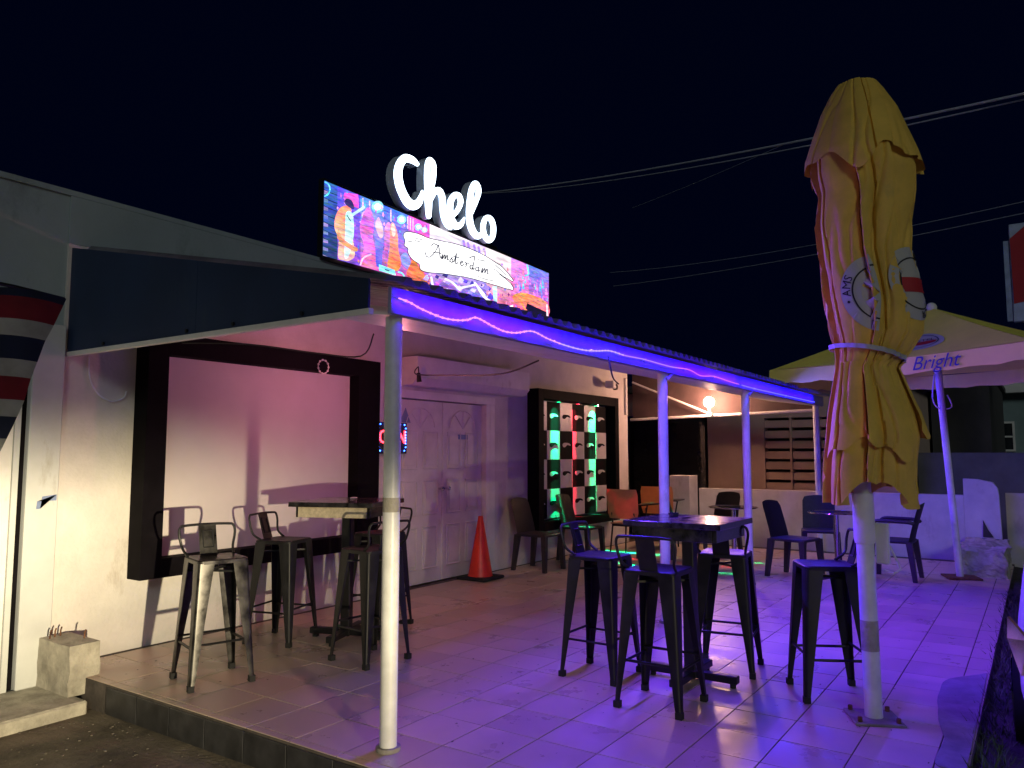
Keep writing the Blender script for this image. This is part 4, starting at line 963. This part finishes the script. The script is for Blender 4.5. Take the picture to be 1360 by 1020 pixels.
for i in range(4):
    a, b = K[i], K[(i + 1) % 4]; m = MB(); n_ = 20; rows = []
    for s_ in range(11):
        t = s_ / 10; row = []
        for j in range(n_ + 1):
            u = j / n_; e = a.lerp(b, u); p = topc.lerp(e, t); sag = -.05 * math.sin(math.pi * t) * (.4 + .6 * math.sin(math.pi * u)) - .03 * t * math.sin(math.pi * u); row.append(m.bm.verts.new(p + Vector((0, 0, sag + .008 * t * math.sin(9 * u + i)))))
        rows.append(row)
    for r1, r2 in zip(rows, rows[1:]):
        for j in range(n_): m.bm.faces.new((r1[j], r1[j + 1], r2[j + 1], r2[j]))
    cp_ = opart(m, 'canopy_panel', M['lemon'], None, True)
    m = MB(); rows = []
    out = ((a + b) / 2 - topc); out.z = 0; out.normalize()
    for s_ in range(4):
        rows.append([m.bm.verts.new(a.lerp(b, j / n_) + Vector((0, 0, -.03 * math.sin(math.pi * j / n_))) + VD * (s_ / 3) * (1 + .06 * math.sin(j * 2.2)) + out * (.004 + .02 * math.sin(j * 1.3 + s_ * .5) * s_ / 3)) for j in range(n_ + 1)])
    for r1, r2 in zip(rows, rows[1:]):
        for j in range(n_): m.bm.faces.new((r1[j], r1[j + 1], r2[j + 1], r2[j]))
    opart(m, 'valance', M['lemon'], None, True)
    opart(MB().tube([topc - Vector((0, 0, .06)), a - Vector((0, 0, .02))], .012, 6), 'rib', M['whitepaint'])
opart(MB().sphere(topc + Vector((0, 0, .0)), .06, 12, 8), 'finial', M['whitepaint'])
# print on the street-side panel
a, b = K[0], K[1]; nrm_ = (b - a).cross(topc - a).normalized(); nrm_ = nrm_ if nrm_.z > 0 else -nrm_
ex = (b - a).normalized(); ey = nrm_.cross(ex); ey = ey if ey.z > 0 else -ey
def onp(u, t):
    e = a.lerp(b, u); p = topc.lerp(e, t); sag = -.05 * math.sin(math.pi * t) * (.4 + .6 * math.sin(math.pi * u)) - .03 * t * math.sin(math.pi * u) + .008 * t * math.sin(9 * u); return p + Vector((0, 0, sag))
UC, TC = .62, .66
def onpm(x, y, off): u = UC + x / ((b - a).length * TC); t = TC - y / 1.55; return onp(u, t) + nrm_ * off
def opatch(r0, r1, m_, off, sq=1):
    q = MB(); rows = []
    for i in range(4): rr2 = r0 + (r1 - r0) * i / 3; rows.append([q.bm.verts.new(onpm(rr2 * math.cos(2 * math.pi * j / 36), rr2 * sq * math.sin(2 * math.pi * j / 36), off)) for j in range(37)])
    for r1_, r2_ in zip(rows, rows[1:]):
        for j in range(36): q.bm.faces.new((r1_[j], r1_[j + 1], r2_[j + 1], r2_[j]))
    opart(q, 'print', m_)
opatch(0, .27, M['print_white'], .006); opatch(.20, .212, M['print_blue'], .010)
q = MB(); q.poly([onpm(x, y, .012) for x, y in ((-.19, -.02), (.19, -.02), (.17, -.08), (.08, -.12), (-.08, -.12), (-.17, -.08))]); opart(q, 'print', M['print_red'])
tt = text_mesh('AMSTEL', .10, lambda x, y, z: onpm(x * .95, y + .03, .013), 'lettering', M['print_black'], None); tt.parent = ou; tt.matrix_parent_inverse = Matrix.Translation(ou.location).inverted()
vo = ((a + b) / 2 - topc); vo.z = 0; vo.normalize()
def onv(x, y, z=0):
    u = .70 + x / (b - a).length; return a.lerp(b, u) + Vector((0, 0, -.03 * math.sin(math.pi * u))) + VD * .5 + Vector((0, 0, y)) + vo * .032
tt = text_mesh('Bright', .20, lambda x, y, z: onv(x, y), 'lettering', M['print_blue'], None, shear=.35); tt.parent = ou; tt.matrix_parent_inverse = Matrix.Translation(ou.location).inverted()

# ------------------------------------------------------------------ low wall, pillar, rubble at the patio end
LWX = 11.93
lw = empty('low_wall', (LWX, 3, 0)); tag(lw, 'low painted wall closing the far end of the patio', 'wall')
m = MB(); m.b2((LWX, .86, GZ), (LWX + .16, 4.52, .855), bev=.004); part(m, 'wall', M['lowwall'], lw)
m = MB(); m.prism([(LWX - .002, .86, .30), (LWX - .002, .858, 1.075), (LWX - .002, .70, 1.07), (LWX - .002, .52, 1.03), (LWX - .002, .47, .95), (LWX - .002, .46, .86), (LWX - .002, .45, .30)], (.18, 0, 0)); part(m, 'raised_end', M['lowwall'], lw)
m = MB(); m.prism([(LWX - .006, .66, .32), (LWX - .006, .54, .32), (LWX - .006, .60, .42), (LWX - .006, .65, .54)], (-.012, 0, 0)); part(m, 'hole', M['darkwall'], lw)
m = MB(); m.b2((LWX + .35, -2.5, GZ), (LWX + .5, .40, .88)); part(m, 'wall', M['lowwall'], lw)
pi_ = MB(); pi_.b2((11.55, 4.53, 0.0), (11.90, 4.86, 1.06), bev=.004); tag(pi_.build('pillar', M['lowwall']), 'short square white pillar at the left end of the low wall', 'pillar')
rb_ = MB(); rb_.b2((10.42, .36, GZ), (11.9, .86, .30)); bmesh.ops.subdivide_edges(rb_.bm, edges=rb_.bm.edges[:], cuts=13, use_grid_fill=True)
for v in rb_.bm.verts: v.co += Vector((mnoise.noise(v.co * 5), mnoise.noise(v.co * 5 + Vector((5, 0, 0))), mnoise.noise(v.co * 4 + Vector((0, 5, 0))))) * .05 + Vector((1, 1, 1)) * mnoise.noise(v.co * 19) * .02
tag(rb_.build('rubble_block', M['concrete']), 'rough broken concrete block behind the leaning umbrella pole', 'concrete block')

# ------------------------------------------------------------------ buildings beyond the low wall
nb = empty('neighbour_building', (13, 4, 0)); tag(nb, 'beige neighbouring building with louvred block openings behind the low wall', 'building')
NX = 13.0
m = MB(); m.b2((NX, 3.77, GZ), (NX + .2, 4.75, 2.5)); m.b2((NX, 1.6, GZ), (NX + .2, 3.77, .80)); m.b2((NX, 1.6, 1.995), (NX + .2, 3.77, 2.5))
m.b2((NX, 3.33, .80), (NX + .2, 3.365, 1.995)); m.b2((NX, 2.89, .80), (NX + .2, 2.925, 1.995)); m.b2((NX, 2.45, .80), (NX + .2, 2.485, 1.995)); m.b2((NX, 1.6, .80), (NX + .2, 2.05, 1.995)); m.b2((NX + .2, 1.6, GZ), (NX + 4, 1.75, 2.5)); m.b2((NX, 4.75, 2.1), (NX + .2, 6.4, 2.5))
part(m, 'wall', M['beige'], nb)
for y0, y1 in ((3.365, 3.77), (2.925, 3.33), (2.485, 2.89), (2.05, 2.45)):
    for k in range(7):
        z = .80 + k * .171; m = MB(); m.prism([(NX + .02, y0 + .002, z + .01), (NX + .05, y0 + .002, z), (NX + .19, y0 + .002, z + .12), (NX + .16, y0 + .002, z + .135), (NX + .03, y0 + .002, z + .125)], (0, y1 - y0 - .004, 0)); part(m, 'louvre', M['beige'], nb)
part(MB().b2((NX + .8, 1.7, GZ), (NX + .9, 6.4, 2.5)), 'inner_wall', M['darkwall'], nb)
m = MB(); m.b2((NX + .10, 4.80, .3), (NX + .12, 6.3, 2.05)); g_ = part(m, 'window', M['carglass'], nb)
m = MB()
for y in (4.78, 5.5, 6.2): m.b2((NX + .06, y, .28), (NX + .095, y + .04, 2.08))
m.build('frame', M['darkframe'], g_)
part(MB().b2((NX - .3, 1.4, 2.5), (NX + 5, 6.6, 2.62)), 'roof', M['darkwall'], nb)
gw = MB(); gw.b2((13.6, -6, GZ), (13.8, 1.58, 1.42)); tag(gw.build('boundary_wall', M['greywall']), 'dark grey block boundary wall behind the open umbrella pole', 'wall')
db = empty('dark_building', (16, 1, 0)); tag(db, 'unlit dark building behind the boundary wall under the open umbrella', 'building')
part(MB().b2((15.5, .66, GZ), (22, 1.55, 2.85)), 'wall', M['darkwall'], db); part(MB().b2((15.3, .60, 2.85), (22.3, 1.6, 2.97)), 'roof', M['darkwall'], db)
hs_ = empty('teal_house', (24, -1, 0)); tag(hs_, 'teal house with white sash window far behind at the right edge', 'house')
part(MB().b2((23, -4, GZ), (29, .88, 2.9)), 'wall', M['teal'], hs_)
m = MB(); m.prism([(22.6, -4.3, 2.9), (22.6, 1.1, 2.9), (22.6, -1.6, 4.2)], (6.8, 0, 0)); part(m, 'roof', M['whitepaint'], hs_)
m = MB(); m.b2((22.98, .52, 1.50), (22.995, .78, 2.15)); wdw = part(m, 'window', M['carglass'], hs_)
m = MB()
for a_, b_ in (((.78, 1.45), (.83, 2.2)), ((.47, 1.45), (.52, 2.2)), ((.52, 2.15), (.78, 2.2)), ((.52, 1.45), (.78, 1.5)), ((.52, 1.80), (.78, 1.84))): m.b2((22.95, a_[0], a_[1]), (22.99, b_[0], b_[1]))
m.build('frame', M['whitepaint'], wdw)
part(MB().b2((22.9, .05, 1.2), (22.98, .09, 2.3)), 'downpipe', M['whitepaint'], hs_)

# roadside sign
rs = empty('roadside_sign', (14, -.6, 0)); tag(rs, 'tall white sign with a dark red field at the right edge', 'sign')
m = MB(); m.b2((14.0, -1.6, 3.42), (14.12, .22, 4.95), bev=.01); part(m, 'board', mat('sign_white', (.45, .55, .72), .5), rs)
m = MB(); m.prism([(13.992, .21, 4.72), (13.992, .0, 4.90), (13.992, -1.5, 4.90), (13.992, -1.5, 3.9), (13.992, -.1, 3.75), (13.992, .20, 3.70)], (-.004, 0, 0)); part(m, 'red_field', M['print_red'], rs)
m = MB(); m.prism([(13.985, .02, 4.16), (13.985, -.08, 4.16), (13.985, -.08, 4.35)], (-.004, 0, 0)); part(m, 'emblem', M['print_white'], rs)
m = MB(); m.b2((14.02, .225, 3.44), (14.10, .30, 4.70)); part(m, 'side_light', mat('sign_edge', (.35, .45, .62), .4), rs)
for y in (-1.4, -.2): part(MB().cyl((14.06, y, GZ), (14.06, y, 3.5), .06, 12), 'pole', M['black'], rs)

# ------------------------------------------------------------------ overhead cables
def span(name, p0, d0, p1, d1, sag, r, label, n_=24, m='cable'):
    a_ = CC + ray(*p0) * d0; b_ = CC + ray(*p1) * d1; pts = []
    for i in range(n_ + 1):
        t = i / n_; p = a_.lerp(b_, t); p.z -= sag * 4 * t * (1 - t); pts.append(p)
    return tag(MB().tube(pts, r, 6).build(name, M[m], smooth=True), label, 'cable')
span('power_cable', (560, 262), 34, (1480, 98), 11, .35, .022, 'thick overhead power cable crossing behind the closed umbrella top')
span('power_cable', (600, 258), 34, (1480, 105), 11, .42, .014, 'second strand twisted close below the thick overhead cable')
span('service_wire', (840, 276), 30, (1045, 190), 22, .05, .008, 'thin service wire slanting up to the thick overhead cable')
span('service_wire', (810, 362), 30, (1460, 245), 14, .25, .009, 'upper of two thin parallel wires low in the night sky')
span('service_wire', (815, 380), 30, (1460, 262), 14, .15, .010, 'lower of two thin parallel wires low in the night sky')

# ------------------------------------------------------------------ feather flag by the left doorway
ff = empty('feather_flag', (1.5, 4.3, 0)); tag(ff, 'red white and navy striped feather flag at the left edge', 'flag')
ox, oy = ff.location.x, ff.location.y
edge = [(2.24, 2.02), (2.10, 1.965), (2.0, 1.92), (1.89, 1.888), (1.80, 1.86), (1.68, 1.835), (1.55, 1.79), (1.43, 1.745), (1.28, 1.68), (1.10, 1.60), (.9, 1.50), (.6, 1.38)]
def edx(z):
    for (z0, x0), (z1, x1) in zip(edge, edge[1:]):
        if z1 <= z <= z0: return x0 + (x1 - x0) * (z0 - z) / (z0 - z1)
    return edge[-1][1] if z < .6 else edge[0][1]
XL = 1.30
def fp(x, s): # s = height along right edge; stripes rise a little to the right
    xr = edx(s); t = (x - XL) / (xr - XL) if xr > XL else 1
    z = s - (1 - t) * .13 + .07 * math.sin(math.pi * t) * (s / 2.24) ; return (XL + (xr - XL) * t - ox, .035 * math.sin(7 * t + 2.2 * s) , z)
bands = [(2.245, 2.205, 'flagblue'), (2.205, 2.09, 'flagred'), (2.09, 2.005, 'flagwhite'), (2.005, 1.888, 'flagblue'), (1.888, 1.80, 'flagwhite'), (1.80, 1.685, 'flagred'), (1.685, 1.60, 'flagwhite'), (1.60, 1.49, 'flagblue'), (1.49, 1.40, 'flagwhite'), (1.40, 1.2, 'flagred'), (1.2, 1.0, 'flagwhite'), (1.0, .75, 'flagblue')]
for hi, lo_, mm in bands:
    m = MB(); rows = []
    for i in range(5):
        s_ = hi + (lo_ - hi) * i / 4; rows.append([m.bm.verts.new(fp(XL + (edx(s_) - XL) * j / 16, s_)) for j in range(17)])
    for r1, r2 in zip(rows, rows[1:]):
        for j in range(16): m.bm.faces.new((r1[j], r1[j + 1], r2[j + 1], r2[j]))
    bmesh.ops.solidify(m.bm, geom=m.bm.faces[:], thickness=.002)
    m.build('stripe', M[mm], ff, True)
m = MB(); m.tube(crom([(XL - ox - .01, 0, GZ + .02), (XL - ox - .01, 0, 1.2), (XL - ox - .005, 0, 2.0), (XL - ox + .08, 0, 2.16), (XL - ox + .3, 0, 2.27), (XL - ox + .72, 0, 2.245)], 5), .010, 8); m.build('pole', M['black'], ff, True)
m = MB(); m.cyl((XL - ox, 0, GZ), (XL - ox, 0, GZ + .04), .16, 20); m.build('base', M['black'], ff)

# ------------------------------------------------------------------ parked white car at the right edge
car = empty('parked_car', (4.30, -.735, GZ)); tag(car, 'front corner of a parked pale car at the right edge', 'car')
def sect(x, hw, zb, zt, rnd):
    pts = []
    prof_ = [(0.0, zb), (.80, zb), (.96, zb + .07), (1.0, zb + .25), (1.0, (zb + zt) / 2 + .05), (.965, zt - .10), (.86, zt - .01), (.5, zt + .025), (0, zt + .03)]
    for u, z in prof_: pts.append((x, hw * u, z))
    for u, z in prof_[-2:0:-1]: pts.append((x, -hw * u, z))
    return pts
m = MB(); m.loft([sect(*a) for a in ((-.06, .50, .30, .52, 0), (.0, .70, .22, .66, 0), (.12, .80, .19, .74, 0), (.35, .865, .18, .80, 0), (.8, .885, .18, .87, 0), (1.4, .89, .18, .93, 0), (3.4, .89, .18, .95, 0), (3.9, .86, .2, .96, 0), (4.15, .74, .28, .9, 0), (4.2, .6, .4, .8, 0))]); m.build('body', M['carpaint'], car, True)
def sect2(x, hw, z0, z1): return [(x, -hw, z0), (x, hw, z0), (x, hw * .8, z1), (x, -hw * .8, z1)]
m = MB(); m.loft([sect2(1.25, .82, .93, .95), sect2(1.9, .80, .93, 1.38), (sect2(2.6, .80, .94, 1.44)), sect2(3.3, .78, .95, 1.40), sect2(4.0, .76, .93, .97)]); m.build('cabin', M['carglass'], car, True)
for sy in (-1, 1):
    m = MB(); m.prism([(.015, sy * .80, .60), (.12, sy * .845, .56), (.46, sy * .905, .66), (.50, sy * .90, .76), (.14, sy * .81, .72)], (-.02, sy * .012, 0)); m.build('headlight', M['chrome'], car)
    for x in (.78, 3.3):
        m = MB(); m.cyl((x, sy * .72, .31), (x, sy * .905, .31), .31, 28); wv = m.build('wheel', M['rubber'], car, True)
        m = MB(); m.cyl((x, sy * .906, .31), (x, sy * .915, .31), .20, 24); m.build('rim', M['chrome'], wv)
m = MB(); m.b2((-.065, -.42, .33), (-.02, .42, .44), bev=.01); m.build('grille', M['black'], car)
m = MB(); m.b2((-.08, -.26, .44), (-.06, .26, .55)); m.build('number_plate', M['print_white'], car)
